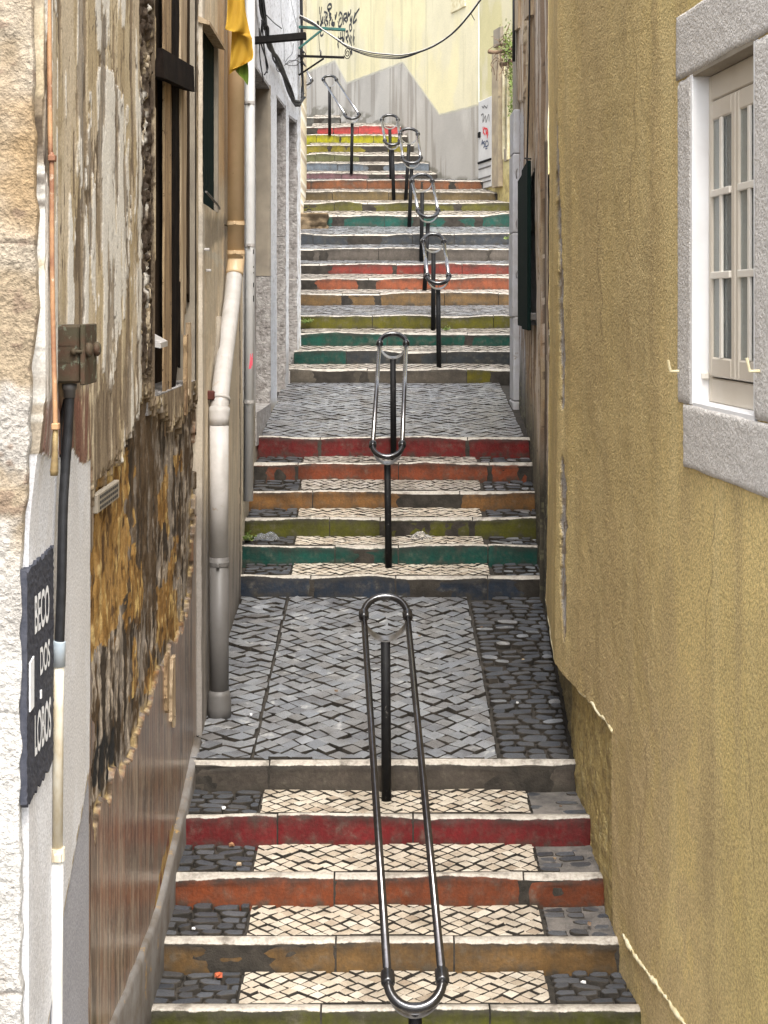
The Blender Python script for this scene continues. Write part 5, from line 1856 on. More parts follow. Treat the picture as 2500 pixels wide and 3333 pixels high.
for i in range(n):
    for j in (0, m):
        a = i * (m + 1) + j
        fs.append((a, a + m + 1, st + a + m + 1, st + a))
for j in range(m):
    for i in (0, n):
        a = i * (m + 1) + j
        fs.append((a, a + 1, st + a + 1, st + a))
part('panel', vs, fs, M_SIGN, sg, False)


def word(txt, px0, px1, ytl, ytr, hgt, parent, off=.0185):
    """lettering laid on the left wall between two photo columns; ytl / ytr: photo rows of its top at both ends"""
    cu = bpy.data.curves.new('lettering', 'FONT')
    cu.body = txt
    cu.size = 1.0
    cu.extrude = 0.0
    cu.offset = .022
    ob = bpy.data.objects.new('lettering_tmp', cu)
    COL.objects.link(ob)
    dg = bpy.context.evaluated_depsgraph_get()
    me = bpy.data.meshes.new_from_object(ob.evaluated_get(dg))
    bpy.data.objects.remove(ob)
    xs = [v.co.x for v in me.vertices]; ys = [v.co.y for v in me.vertices]
    x0, x1, y0, y1 = min(xs), max(xs), min(ys), max(ys)
    ua, xa, ya_ = hit(LA, px0); ub, xb, yb2 = hit(LA, px1)
    zt = (zpx(ytl, ya_) + zpx(ytr, yb2)) / 2
    o0 = ORG[parent]
    for v in me.vertices:
        t = (v.co.x - x0) / (x1 - x0); q = (v.co.y - y0) / (y1 - y0)
        d_ = ya_ + (yb2 - ya_) * t
        jx = (float(vnoise(t * 40, q * 5, 8)) - .5) * .004
        v.co = Vector((float(la(d_)) + off, d_ + jx, zt - hgt * (1 - q))) - o0
    me.materials.append(M_WHITELET)
    me.name = 'lettering'
    return put('lettering', me, parent, o0)


def hpx(n, d): return n * d / F


word('BECO', 93, 141, 1945, 1895, hpx(125, 4.48), sg)
word('DOS', 111, 143, 2110, 2075, hpx(92, 4.5), sg)
word('LOBOS', 93, 147, 2330, 2262, hpx(135, 4.48), sg)
g = G()
p0, p1 = onwall(LA, 76, 2160, .0165), onwall(LA, 89, 2140, .0165)
g.hexa([(p0.x, p0.y, zpx(2318, p0.y)), (p0.x + .004, p0.y, zpx(2318, p0.y)), (p1.x + .004, p1.y, zpx(2300, p1.y)), (p1.x, p1.y, zpx(2300, p1.y)),
        (p0.x, p0.y, zpx(2160, p0.y)), (p0.x + .004, p0.y, zpx(2160, p0.y)), (p1.x + .004, p1.y, zpx(2135, p1.y)), (p1.x, p1.y, zpx(2135, p1.y))])
g.build('white_bar', M_WHITELET, sg)
p0, p1 = onwall(LA, 112, 2250, .0165), onwall(LA, 115, 2250, .0165)
g = G(); g.box((p0.x, p0.y, zpx(2275, p0.y)), (p0.x + .004, p1.y, zpx(2248, p0.y))); g.build('white_tick', M_WHITELET, sg)

# thin rusty pipe down the corner
tp = thing('thin_pipe', (-1.03, 4.64, zpx(1560, 4.64)), 'thin rusty tan pipe running down the plaster by the stone corner', 'pipe')
g = G(); pts = [P(157, -300, 4.41), P(159, 0, 4.41), P(164, 480, 4.41), P(168, 520, 4.41), P(170, 900, 4.41), P(176, 1200, 4.41), P(180, 1380, 4.41), P(178, 1480, 4.41)]
pts = [Vector((p.x, p.y, p.z)) for p in pts]
g.tube(curve_pts(pts, 6), .0075, 10); g.build('tube', M_COPPER, tp, True)
g = G(); g.tube([P(181, 1380, 4.41), P(179, 1470, 4.41), P(176, 1530, 4.41), P(176, 1548, 4.41)], [.0075, .0085, .012, .011], 10); g.build('open_end', mat_plain('brass_end', (.26, .19, .08), (.15, .10, .05), 20, .6), tp, True)
for y_ in (515, 1388):
    g = G(); c = P(170 if y_ < 800 else 181, y_, 4.41); g.obox(c, Vector((1, 0, 0)), Vector((0, 1, 0)), Vector((0, 0, 1)), .011, .014, .010, .003); g.build('clip', M_COPPER, tp)

# rusted fuse box
jb = thing('fuse_box', (-1.03, 4.80, zpx(1250, 4.74)), 'rusty brown electric box fixed to the peeling wall', 'electric box')
zt_, zb3 = zpx(1057, 4.72), zpx(1248, 4.72)
g = G(); g.obox((-1.022, 4.81, (zt_ + zb3) / 2), Vector((1, 0, 0)), Vector((0, 1, 0)), Vector((0, 0, 1)), .048, .09, (zt_ - zb3) / 2, .008); g.build('body', M_RUST, jb)
g = G(); g.obox((-.962, 4.815, (zt_ + zb3) / 2 - .002), Vector((1, 0, 0)), Vector((0, 1, 0)), Vector((0, 0, 1)), .0075, .102, (zt_ - zb3) / 2 + .004, .004); g.build('cover', M_RUST, jb)
for dy in (-.06, .07):
    g = G(); g.tube([(-.955, 4.81 + dy, (zt_ + zb3) / 2 + .012), (-.943, 4.81 + dy, (zt_ + zb3) / 2 + .012), (-.936, 4.81 + dy, (zt_ + zb3) / 2 + .012)], [.024, .024, .017], 12); g.build('cover_nut', M_RUST, jb, True)
g = G(); g.tube([(-1.0, 4.715, (zt_ + zb3) / 2 + .008), (-.962, 4.715, (zt_ + zb3) / 2 + .008)], .006, 8); g.tube([(-.995, 4.713, (zt_ + zb3) / 2 + .008), (-.982, 4.713, (zt_ + zb3) / 2 + .008)], .0115, 10); g.build('hinge_pin', M_RUST, jb, True)
for zz in (.028, -.026):
    g = G(); g.box((-1.068, 4.7185, (zt_ + zb3) / 2 + zz - .0015), (-.976, 4.7200, (zt_ + zb3) / 2 + zz + .0015)); g.build('seam', M_RUST, jb)
g = G(); g.tube([P(226, 1249, 4.76), P(226, 1268, 4.76), P(226, 1270, 4.76), P(226, 1294, 4.76)], [.024, .023, .0195, .0185], 14); g.build('gland', M_PVCGREY, jb, True)

# thick black cable going into the lower conduit
cb = thing('power_cable', P(192, 2085, 4.70), 'thick black cable hanging from the rusty box into a pipe', 'cable')
g = G(); g.tube(curve_pts([P(227, 1280, 4.76), P(224, 1340, 4.76), P(220, 1420, 4.76), P(213, 1520, 4.75), P(206, 1640, 4.73), P(203, 1760, 4.71), P(200, 1900, 4.70), P(196, 2020, 4.70), P(193, 2110, 4.70)], 6), .0155, 14); g.build('sheath', M_CABLE, cb, True)
g = G(); g.tube(curve_pts([P(214, 1300, 4.80), P(203, 1345, 4.81), P(196, 1400, 4.82), P(199, 1500, 4.82), P(196, 1560, 4.82)], 6), .0075, 8); g.build('side_cable', M_CABLE, cb, True)
cn = thing('conduit', P(188, 3380, 4.66), 'peeling white conduit pipe rising from the ground beside the street sign', 'pipe')
g = G(); g.tube([P(192, 2165, 4.70), P(190, 2300, 4.70), P(187, 2780, 4.70)], .0165, 14); g.build('upper_tube', M_CONDUIT, cn, True)
g = G(); g.tube([P(187, 2780, 4.70), P(186, 3100, 4.70), P(184, 3420, 4.70), P(183, 4900, 4.70)], .0185, 14); g.build('lower_tube', M_CONDUIT_W, cn, True)
g = G(); g.tube([P(193, 2086, 4.70), P(192.5, 2090, 4.70), P(192, 2168, 4.70)], [.0195, .0205, .0205], 16); g.build('sleeve', mat_plain('grey_blue_sleeve', (.36, .42, .46), (.5, .52, .52), 12, .6, spots=((.06, .06, .06), -.02, 20)), cn, True)
g = G(); c = P(188, 2780, 4.70); g.tube([c + Vector((0, 0, .02)), c - Vector((0, 0, .02))], .023, 12); g.obox(c + Vector((.005, -.02, -.004)), Vector((1, 0, 0)), Vector((0, 1, 0)), Vector((0, 0, 1)), .012, .01, .014, .003); g.build('clip', M_CONDUIT, cn)

# ------------------------------------------------------------------ drainpipes
dp = thing('drainpipe', P(712, 2340, 8.95), 'thick drainpipe beige above, white along its slanting bend and grey at the foot', 'drainpipe')
A = P(768, -900, 10.0); B_ = P(768, 842, 10.0)
g = G(); g.tube([A, B_], .0575, 24); g.build('upper_pipe', M_PVCBEIGE, dp, True)
low = P(714, 1345, 8.98); lowtop = P(719, 1270, 9.02)
b_pts = curve_pts([B_ + Vector((0, 0, .05)), B_ - Vector((0, 0, .02)), P(762, 905, 9.95), P(755, 980, 9.85), P(737, 1120, 9.45), P(722, 1240, 9.12), P(716, 1310, 9.0), P(713, 1370, 8.96)], 7)
g = G(); g.tube(b_pts[8:], .0555, 24); g.build('slanting_pipe', M_PVCWHITE, dp, True)
g = G(); g.tube(b_pts[:14], .059, 24); g.build('elbow', M_PVCBEIGE, dp, True)
g = G(); g.tube([P(713, 1385, 8.95), P(713, 1815, 8.95)], .0575, 24); g.build('white_length', M_PVCWHITE, dp, True)
g = G(); g.tube([P(713, 1812, 8.95), P(714, 2335, 8.95)], .0578, 24); g.build('grey_length', M_PVCGREY, dp, True)
g = G(); g.tube([P(714, 2245, 8.95), P(714, 2262, 8.95), P(714, 2300, 8.95), P(714, 2345, 8.95)], [.059, .068, .072, .071], 24); g.build('foot_socket', M_PVCGREY, dp, True)
for (c_, mt, r_) in ((P(768, 727, 10.0), M_PVCBEIGE, .061), (P(768, 822, 10.0), M_PVCBEIGE, .062), (P(714, 1835, 8.95), M_PVCGREY, .0605)):
    g = G(); g.tube([c_ + Vector((0, 0, .012)), c_ - Vector((0, 0, .012))], r_, 24); g.obox(c_ + Vector((.0, -r_ - .006, 0)), Vector((1, 0, 0)), Vector((0, 1, 0)), Vector((0, 0, 1)), .010, .012, .012, .003); g.build('pipe_clip', mt, dp)
i_ = len(b_pts) - 9
t_ = (b_pts[i_ + 1] - b_pts[i_]).normalized()
g = G(); g.tube([b_pts[i_] - t_ * .012, b_pts[i_] + t_ * .012], .0625, 24); g.build('pipe_clip', M_PVCWHITE, dp, True)
g = G(); c_ = P(714, 1345, 8.98); g.tube([b_pts[-6], b_pts[-4], b_pts[-2], b_pts[-1] - Vector((0, 0, .03))], [.064, .0635, .062, .061], 24); g.build('lower_elbow', M_PVCWHITE, dp, True)
g = G(); c_ = b_pts[i_] + Vector((-.055, -.05, .03)); g.obox(c_, Vector((1, 0, 0)), Vector((0, 1, 0)), Vector((0, 0, 1)), .028, .02, .028, .008); g.build('rusty_bolt', mat_plain('dark_rust', (.09, .022, .015), (.05, .015, .012), 30, .9, bstr=.6), dp)
g = G(); g.tube([P(717, 728, 10.05), P(742, 735, 10.0)], .006, 6); g.build('strut', M_RUST, dp)
# old cut pipe stub behind it
stb = thing('pipe_stub', P(703, 1260, 9.3), 'old cut pipe stub behind the slanting drainpipe', 'pipe')
g = G(); g.tube([P(711, 1032, 9.42), P(708, 1100, 9.38), P(692, 1290, 9.2)], .018, 12); g.build('tube', M_JAMBWARM, stb, True)

wp = thing('white_downpipe', P(813, 1630, 11.62), 'slim white downpipe ending above the ochre step with pink paint marks', 'drainpipe')
PX0 = P(813, 0, 11.62).x
g = G(); g.tube([P(814, -800, 11.62), P(813, 810, 11.62), P(808, 1630, 11.62)], .0385, 20); g.build('pipe', mat_plain('pale_grey_pvc', (.60, .60, .59), (.52, .52, .51), 5, .5, bstr=.05, spots=((.38, .37, .35), -.07, 30)), wp, True)
for y_ in (335, 798, 1308):
    c_ = P(813 if y_ < 1000 else 810, y_, 11.62)
    g = G(); g.tube([c_ + Vector((0, 0, .012)), c_ - Vector((0, 0, .012))], .0425, 20); g.obox(c_ + Vector((.0, -.045, 0)), Vector((1, 0, 0)), Vector((0, 1, 0)), Vector((0, 0, 1)), .010, .012, .012, .003); g.build('pipe_clip', M_PVCWHITE, wp)
# paint and pen marks wrapped on the pipe face
def pipemark(name, pts, mat, wd):
    vs, fs = [], []
    for i, (px_, py_) in enumerate(pts):
        c_ = P(813 - max(0, (py_ - 810)) * .006, py_, 11.62)
        for s_ in (-1, 1):
            a = ((px_ + s_ * wd - (813 - max(0, (py_ - 810)) * .006)) * 11.62 / F) / .0392
            a = max(-.98, min(.98, a)); a = math.asin(a)
            vs.append(c_ + Vector((math.sin(a) * .0395, -math.cos(a) * .0395, 0)))
    for i in range(len(pts) - 1): fs.append((2 * i, 2 * i + 1, 2 * i + 3, 2 * i + 2))
    part(name, vs, fs, mat, wp)


pipemark('pink_mark', [(820, 1150), (818, 1180), (815, 1200)], M_PINK, 4)
pipemark('pink_mark', [(821, 1165), (820, 1190)], M_PINK, 3)
for a, b in ((812, 827), (866, 872), (886, 890), (920, 935), (962, 982)):
    pipemark('pen_mark', [(826, a), (826, b)], M_TAGINK, 1.3)
pipemark('pen_mark', [(819, 890), (827, 890)], M_TAGINK, 1.0)

# ------------------------------------------------------------------ yellow cloth
fl = thing('yellow_cloth', P(775, -40, 9.55), 'folded yellow cloth with green corner hanging in front of the drainpipe', 'cloth')


def ruled(name, rows, mat, d0, wave=.02, thick=.004, n=16, seed=1):
    """hanging cloth between left and right edges given row by row (photo pixels), waving in depth"""
    vs, fs = [], []
    cl = curve_pts([Vector((l[0], l[1], 0)) for l, r in rows], 6)
    cr = curve_pts([Vector((r[0], r[1], 0)) for l, r in rows], 6)
    R = len(cl)
    for s_ in range(2):
        for i in range(R):
            for j in range(n + 1):
                t = j / n
                x = cl[i].x + (cr[i].x - cl[i].x) * t; y = cl[i].y + (cr[i].y - cl[i].y) * t
                dd = d0 + wave * math.sin(t * 5.2 + i * .12 + seed) + wave * .5 * math.sin(t * 11 + i * .3) + s_ * thick
                vs.append(P(x, y, dd))
    st = R * (n + 1)
    for i in range(R - 1):
        for j in range(n):
            a = i * (n + 1) + j
            fs.append((a, a + n + 1, a + n + 2, a + 1)); fs.append((st + a, st + a + 1, st + a + n + 2, st + a + n + 1))
    for i in range(R - 1):
        for j in (0, n):
            a = i * (n + 1) + j
            fs.append((a, a + n + 1, st + a + n + 1, st + a))
    for j in range(n):
        for i in (0, R - 1):
            a = i * (n + 1) + j
            fs.append((a, a + 1, st + a + 1, st + a))
    part(name, vs, fs, mat, fl, True)


ruled('upper_fold', [((740, -80), (792, -80)), ((740, 20), (798, 20)), ((737, 70), (808, 80)), ((733, 92), (815, 108)), ((735, 96), (818, 118)), ((758, 101), (822, 128))], M_FLAG, 9.50, .022, seed=1)
ruled('lower_fold', [((754, 101), (800, 103)), ((753, 140), (818, 122)), ((750, 190), (822, 150)), ((747, 225), (823, 190)), ((746, 240), (800, 206)), ((745, 245), (758, 222))], M_FLAG, 9.56, .016, seed=2.2)
ruled('green_corner', [((764, 222), (806, 204)), ((768, 232), (809, 225)), ((778, 244), (809, 250)), ((792, 258), (808, 268)), ((804, 275), (806, 278))], M_FLAGG, 9.59, .010, seed=3)

# ------------------------------------------------------------------ ironwork and cables at the far corner of the white house
bm = thing('iron_arm', P(817, 132, 12.4), 'black iron arm sticking out from the white house carrying cables', 'bracket')
g = G()
a, b = P(806, 134, 12.4), P(997, 117, 12.4)
ax_ = (b - a).normalized()
g.obox((a + b) / 2, ax_, Vector((0, 1, 0)), ax_.cross(Vector((0, 1, 0))) * 1.0, (b - a).length / 2, .03, .030, .005); g.build('bar', M_BLACK, bm)
g = G(); g.tube(curve_pts([P(872, 118, 12.38), P(872, 95, 12.38), P(868, 85, 12.38), P(862, 88, 12.38), P(862, 96, 12.38)], 5), .012, 8); g.build('hook', M_BLACK, bm, True)
DW = 16.9
gb = thing('green_bracket', P(985, 92, DW), 'green iron sign bracket on the white house corner', 'bracket')
g = G(); a, b = P(972, 88, DW), P(1125, 97, DW); ax_ = (b - a).normalized(); g.obox((a + b) / 2, ax_, Vector((0, 1, 0)), ax_.cross(Vector((0, 1, 0))), (b - a).length / 2, .02, .016, .004); g.build('bar', M_GREENPAINT, gb)
g = G(); a, b = P(972, 158, DW), P(1048, 97, DW); ax_ = (b - a).normalized(); g.obox((a + b) / 2, ax_, Vector((0, 1, 0)), ax_.cross(Vector((0, 1, 0))), (b - a).length / 2, .012, .012, .003); g.build('brace', M_GREENPAINT, gb)
g = G(); g.tube([P(1035, 90, DW), P(1035, 68, DW)], .012, 8); g.build('insulator', M_BLACK, gb, True)
sb = thing('scroll_bracket', P(980, 184, DW), 'black iron bracket with a spiral scroll under the green one', 'bracket')
g = G(); a, b = P(970, 182, DW), P(1121, 187, DW); ax_ = (b - a).normalized(); g.obox((a + b) / 2, ax_, Vector((0, 1, 0)), ax_.cross(Vector((0, 1, 0))), (b - a).length / 2, .016, .013, .003); g.build('bar', M_BLACK, sb)
g = G(); a, b = P(972, 245, DW), P(1054, 190, DW); ax_ = (b - a).normalized(); g.obox((a + b) / 2, ax_, Vector((0, 1, 0)), ax_.cross(Vector((0, 1, 0))), (b - a).length / 2, .010, .010, .003); g.build('brace', M_BLACK, sb)
g = G(); sp_ = []
for k in range(46):
    a = k / 45 * 4.2 * math.pi + 2.2
    r = 3 + 16.5 * (k / 45)
    sp_.append(P(1131 + r * .62 * math.cos(a), 172 + r * 1.05 * math.sin(a), DW))
g.tube(sp_, .0055, 6); g.build('scroll', M_BLACK, sb, True)
g = G(); g.tube([P(1044, 182, DW), P(1044, 168, DW), P(1041, 162, DW)], .010, 8); g.build('insulator', M_PVCGREY, sb, True)
g = G(); g.tube([P(1036, 102, DW), P(1041, 164, DW)], .0025, 5); g.build('wire', M_BLACK, sb, True)


def lc_d(px_, off=.035):
    return onwall(LC, px_, 100, off, 1).y


def bundle(ctrl, nst, spread, r, seed, name='strand', parent=None, sub=7):
    rng = random.Random(seed)
    for k in range(nst):
        cc = []
        for (px_, py_) in ctrl:
            p_ = onwall(LC, min(px_, 983), py_, .035 + rng.uniform(0, spread * 1.5), 1)
            p_ += Vector((rng.uniform(-spread, spread) * .4, rng.uniform(-spread, spread) * 3, rng.uniform(-spread, spread)))
            cc.append(p_)
        g = G(); g.tube(curve_pts(cc, sub), r * rng.uniform(.7, 1.3), 6); g.build(name, M_CABLE, parent, True)


cbn = thing('cable_bundle', onwall(LC, 850, 120, .04, 1), 'drooping bundle of tangled black cables across the white facade', 'cables')
bundle([(826, -60), (836, 30), (846, 90), (862, 150), (880, 190), (908, 240), (925, 290), (938, 325), (952, 337), (966, 330), (974, 312)], 7, .022, .012, 4, parent=cbn)
bundle([(830, 60), (836, 140), (850, 200), (852, 225), (845, 238)], 2, .02, .006, 6, parent=cbn)
bundle([(878, 195), (890, 220), (905, 228)], 2, .03, .005, 8, parent=cbn)
bundle([(828, 100), (832, 180), (838, 250), (836, 262)], 1, .02, .006, 9, parent=cbn)
cv = thing('vertical_cables', onwall(LC, 974, 300, .04, 1), 'upright run of black cables down the far corner of the white house', 'cables')
bundle([(968, -80), (969, 40), (971, 110), (970, 180), (972, 250), (973, 300), (972, 318)], 6, .012, .011, 14, parent=cv)
bundle([(970, 160), (978, 178), (982, 195), (976, 208), (970, 200)], 2, .02, .005, 15, parent=cv)
for k, l in enumerate(([(912, 205), (925, 190), (940, 175), (944, 140)], [(914, 212), (935, 200), (955, 198), (970, 205)], [(915, 212), (935, 212), (955, 208), (972, 190)], [(914, 205), (930, 195), (950, 196), (968, 178)])):
    bundle(l, 1, .01, .004, 20 + k, parent=cv)
tw = thing('loose_wires', onwall(LC, 930, 90, .03, 1), 'thin loose wires trailing over the bright upper facade of the white house', 'cables')
bundle([(930, -40), (945, 40), (955, 80), (960, 110)], 1, .01, .003, 31, parent=tw)
bundle([(855, 50), (880, 75), (904, 93)], 1, .004, .006, 32, parent=tw)
bundle([(902, -40), (903, 60), (912, 110), (913, 200)], 1, .004, .0025, 33, parent=tw)

ov = thing('overhead_cable', P(1300, 182, 16.4), 'sagging overhead cables crossing from the corner to the right hand houses', 'cables')
main = [(975, 55), (1020, 78), (1052, 98), (1100, 130), (1135, 152), (1200, 171), (1262, 178), (1310, 180), (1365, 168), (1420, 145), (1480, 102), (1530, 45), (1575, -15), (1640, -90)]
rng = random.Random(5)
for k in range(5):
    cc = []
    for i, (x_, y_) in enumerate(main):
        sagk = (0, 0, 4, 9, 14)[k] * max(0, math.sin((x_ - 1080) / (1400 - 1080) * math.pi)) if 1080 < x_ < 1400 else 0
        upk = (0, -5, 3, 1, -3)[k] * (1 if x_ < 1050 else .4)
        cc.append(P(x_ + rng.uniform(-1, 1), y_ + sagk + upk * 1.2, 16.85 - (x_ - 975) / 665 * 1.9))
    g = G(); g.tube(curve_pts(cc, 6), .0055 if k < 3 else .004, 6); g.build('strand', M_WHITECABLE if k == 1 else M_CABLE, ov, True)
g = G(); g.tube([P(1532, 42, 15.26), P(1545, 66, 15.26)], .004, 5); g.build('loose_end', M_CABLE, ov)
pc = thing('wall_cable', onwall(RB, 1741, 520, .02, -1), 'black cable running straight down the peeling house to its shutter', 'cable')
g = G(); pts = [onwall(RB, 1744, -200, .05, -1), onwall(RB, 1743, 100, .05, -1), onwall(RB, 1740, 300, .05, -1), onwall(RB, 1735, 500, .05, -1), onwall(RB, 1737, 535, .06, -1), onwall(RB, 1744, 549, .06, -1)]
g.tube(curve_pts(pts, 6), .0075, 8); g.build('sheath', M_CABLE, pc, True)
g = G(); g.tube([onwall(RB, 1731, 515, .06, -1), onwall(RB, 1743, 517, .04, -1)], .008, 6); g.build('hook', M_BLACK, pc)
fc = thing('corner_cable', (1.318, 14.9, 1.9), 'black cable down the far corner of the peeling house', 'cable')
g = G(); g.tube([P(1672.5, -200, 14.9), P(1673, 60, 14.9), P(1672, 200, 14.9)], .016, 8); g.build('sheath', M_CABLE, fc, True)

# ------------------------------------------------------------------ plants, litter, odd stones
vine = thing('hanging_plant', onwall(RC, 1640, 200, .2, -1), 'straggly plant hanging from broken branches on the yellow house', 'plant')
DV = 20.9
g = G(); g.tube(curve_pts([P(1592, 168, DV + .5), P(1612, 170, DV + .4), P(1645, 166, DV + .3), P(1662, 160, DV)], 5), [.030] * 4 + [.026] * 12, 9); g.build('branch', M_TWIG, vine, True)
g = G(); g.tube(curve_pts([P(1632, 210, DV + .4), P(1650, 207, DV + .2), P(1672, 198, DV)], 5), .03, 9); g.build('branch', M_TWIG, vine, True)
rng = random.Random(12)
g = G()
for k in range(46):
    x0_, y0_ = rng.uniform(1622, 1672), rng.uniform(120, 205)
    pts = [P(x0_, y0_, DV + rng.uniform(0, .3))]
    a = rng.uniform(0, 6.28)
    for q in range(4):
        a += rng.uniform(-.7, .7)
        x0_ += math.cos(a) * 9; y0_ += math.sin(a) * 11 + 4
        pts.append(P(x0_, y0_, DV + rng.uniform(0, .3)))
    g.tube(curve_pts(pts, 3), .0045, 5)
for l in ([(1616, 185), (1602, 200), (1598, 212), (1606, 222), (1610, 244)], [(1622, 195), (1618, 225), (1616, 262)], [(1660, 75), (1650, 100), (1645, 125)]):
    g.tube(curve_pts([P(x, y, DV + .3) for x, y in l], 4), .006, 5)
g.build('twigs', M_TWIG, vine)['kind'] = 'stuff'
g = G()
for k in range(520):
    t = rng.random()
    if t < .62:
        cx_, cy_ = rng.gauss(1655, 12), rng.gauss(155, 32)
    else:
        cx_, cy_ = rng.gauss(1664, 5), rng.uniform(210, 380)
    c = P(cx_, cy_, DV + rng.uniform(-.1, .35))
    a = Vector((rng.gauss(0, 1), rng.gauss(0, 1), rng.gauss(0, 1))).normalized(); b = a.orthogonal().normalized(); s_ = rng.uniform(.010, .024)
    g.add([c - a * s_ * 1.5, c + b * s_ * .6, c + a * s_ * 1.5, c - b * s_ * .6], [(0, 1, 2), (0, 2, 3)])
g.build('leaves', M_LEAF, vine)['kind'] = 'stuff'


def weed(pos, n, s, label, seed):
    rng = random.Random(seed)
    t = thing('weed', pos, label, 'weed')
    g = G()
    for k in range(n):
        c = Vector(pos) + Vector((rng.gauss(0, s), rng.gauss(0, s * .6), abs(rng.gauss(0, s * .8))))
        a = Vector((rng.gauss(0, 1), rng.gauss(0, 1), rng.uniform(0, 1))).normalized(); b = a.orthogonal().normalized(); l = rng.uniform(.015, .035)
        g.add([c - a * l * .2, c + b * l * .4 + a * l * .4, c + a * l, c - b * l * .4 + a * l * .4], [(0, 1, 2), (0, 2, 3)])
    o = g.build('leaves', M_LEAF, t); o['kind'] = 'stuff'
    g = G()
    for k in range(5):
        g.tube([Vector(pos), Vector(pos) + Vector((rng.gauss(0, s * .7), rng.gauss(0, s * .3), s * rng.uniform(.5, 1.3)))], .002, 5)
    g.build('stems', M_LEAF, t)['kind'] = 'stuff'


weed(P(996, 1052, 17.52), 60, .035, 'bright green weed at the left end of the mossy olive step', 1)
weed(P(1656, 778, 20.1), 40, .03, 'green weed on the right of the charcoal step face', 2)
weed(P(1452, 1076, 17.45), 30, .03, 'low flat weed on the sea green tread behind the post', 3)
weed(P(806, 1758, 11.95), 60, .03, 'yellow green weed by the wall on the bottle green tread', 4)

# broken stone block on the left of the teal step
blk = thing('broken_block', P(1030, 750, 20.95), 'weathered broken stone block at the left end of the teal step', 'stone')
n, m = 16, 10
vs, fs = [], []
x0_, x1_ = P(962, 0, 20.95).x, P(1068, 0, 20.95).x
zt_, zb3 = zpx(696, 20.95), zpx(752, 20.95)
for i in range(n + 1):
    for j in range(m + 1):
        a, b = i / n, j / m
        x = x0_ + (x1_ - x0_) * a; z = zb3 + (zt_ - zb3) * b
        y = 20.72 + (float(fbm(x * 9, z * 9, 130, 4)) - .5) * .12 + (.06 if b < .35 and a > .45 else 0) - (.03 if b > .8 else 0)
        vs.append((x + (float(vnoise(b * 5, 2, 9)) - .5) * .05 * (i == n), y, z))
for i in range(n):
    for j in range(m):
        q = i * (m + 1) + j
        fs.append((q, q + m + 1, q + m + 2, q + 1))
b0 = len(vs)
for i in range(n + 1): vs.append((vs[i * (m + 1) + m][0], 21.05, zt_ + .005))
for i in range(n): fs.append((i * (m + 1) + m, (i + 1) * (m + 1) + m, b0 + i + 1, b0 + i))
b1 = len(vs)
for j in range(m + 1): vs.append((vs[n * (m + 1) + j][0], 21.05, zb3 + (zt_ - zb3) * j / m))
for j in range(m): fs.append((n * (m + 1) + j, b1 + j, b1 + j + 1, n * (m + 1) + j + 1))
part('block', vs, fs, M_STUMP, blk, True)


def crumple(name, pos, sx, sy, sz, label, cat, seed, mat):
    rng = random.Random(seed)
    t = thing(name, pos, label, cat)
    n, m = 14, 14
    vs, fs = [], []
    for i in range(n + 1):
        for j in range(m + 1):
            a, b = i / n - .5, j / m - .5
            e = max(0, 1 - (2 * max(abs(a), abs(b))) ** 2)
            z = sz * e * (.25 + 1.3 * float(fbm(a * 5 + seed, b * 5, seed, 3)))
            vs.append(Vector(pos) + Vector((a * sx * (1 + rng.uniform(-.06, .06)), b * sy * (1 + rng.uniform(-.06, .06)), z + rng.uniform(0, .012) + .004)))
    for i in range(n):
        for j in range(m):
            q = i * (m + 1) + j
            fs.append((q, q + m + 1, q + m + 2, q + 1))
    part('film', vs, fs, mat, t, False)


crumple('plastic_bag', P(1372, 1757, 11.98), 0.17, .09, .055, 'crumpled clear plastic bag on the bottle green tread right of the post', 'plastic bag', 3, M_BAG)
crumple('plastic_bag', P(868, 1759, 11.98), 0.20, .09, .06, 'crumpled clear plastic film at the left end of the bottle green tread', 'plastic bag', 8, M_BAG)


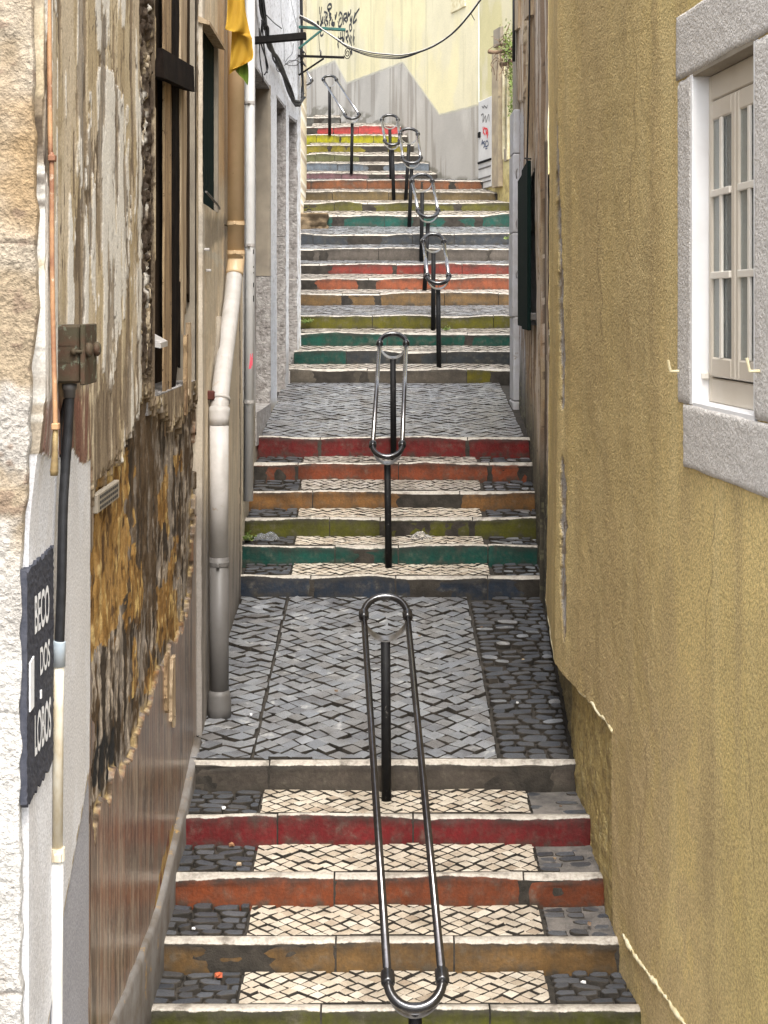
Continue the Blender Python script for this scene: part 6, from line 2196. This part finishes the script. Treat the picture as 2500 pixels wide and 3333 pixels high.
def chip(name, pos, s, mat, label, cat, seed, group=None):
    rng = random.Random(seed)
    vs = []
    for k in range(8):
        vs.append(Vector(((k & 1) * 2 - 1, ((k >> 1) & 1) * 2 - 1, ((k >> 2) & 1) * 1.2 - .2)) * s * .5 + Vector((rng.gauss(0, s * .12), rng.gauss(0, s * .12), rng.gauss(0, s * .08))))
    o = put(name, mesh(name, vs, [(0, 2, 3, 1), (4, 5, 7, 6), (0, 1, 5, 4), (1, 3, 7, 5), (3, 2, 6, 7), (2, 0, 4, 6)], mat), None, Vector(pos), (0, 0, rng.uniform(0, 3)))
    tag(o, label, cat, group)


def tread_at(x, d):
    for a, b in zip(steps[:-1], steps[1:]):
        if a['d'] <= d < b['d']:
            return a['zf'] + (b['zb'] - a['zf']) * (d - a['d']) / (b['d'] - a['d'])
    return 0


chip('terracotta_chip', (-.78, 6.97, tread_at(0, 6.97) + .010), .026, M_ORANGEBIT, 'small orange terracotta chip on the dark cobbles at the lower left', 'chip', 1)
chip('pink_pebble', (-.80, 7.79, tread_at(0, 7.79) + .010), .024, M_COPPER, 'pinkish pebble on the cobbles under the red riser', 'pebble', 2)
LITTER = [(-.86, 7.92, M_WHITELET, 'white scrap of paper on the dark cobbles under the bare grey riser'), (.95, 7.95, M_TWIG, 'brown crumb on the mortared stones right of the top pale tread'),
          (-.74, 7.55, M_WOODPALE, 'straw coloured scrap on the dark cobbles under the red riser'), (.88, 7.62, M_WOODPALE, 'pale chip of plaster on the right under the red riser'),
          (-.92, 7.15, M_WHITELET, 'tiny white scrap on the dark cobbles under the orange riser'), (.93, 6.9, M_WHITELET, 'white crumb on the dark cobbles at the lower right'),
          (1.0, 7.2, M_TWIG, 'brown leaf scrap by the ochre wall under the orange riser'), (.82, 9.1, M_WHITELET, 'white scrap among the irregular stones at the right of the near landing'),
          (.93, 9.9, M_WOODPALE, 'straw coloured scrap at the right of the near landing, by the plinth'), (.70, 10.6, M_TWIG, 'brown leaf scrap at the far right of the near landing'),
          (-.30, 9.3, M_TWIG, 'brown leaf scrap on the grey setts left of the nearest post'), (.25, 10.4, M_WOODPALE, 'pale fleck on the grey setts right behind the nearest handrail bend'),
          (-.80, 8.9, M_WHITELET, 'white fleck on the grey setts beside the foot of the thick drainpipe')]
for k, (x_, d_, mt, lb) in enumerate(LITTER):
    chip('litter_scrap', (x_, d_, tread_at(0, d_) + .012), random.Random(k).uniform(.010, .019), mt, lb, 'litter', 200 + k, 'litter scraps on the stair')
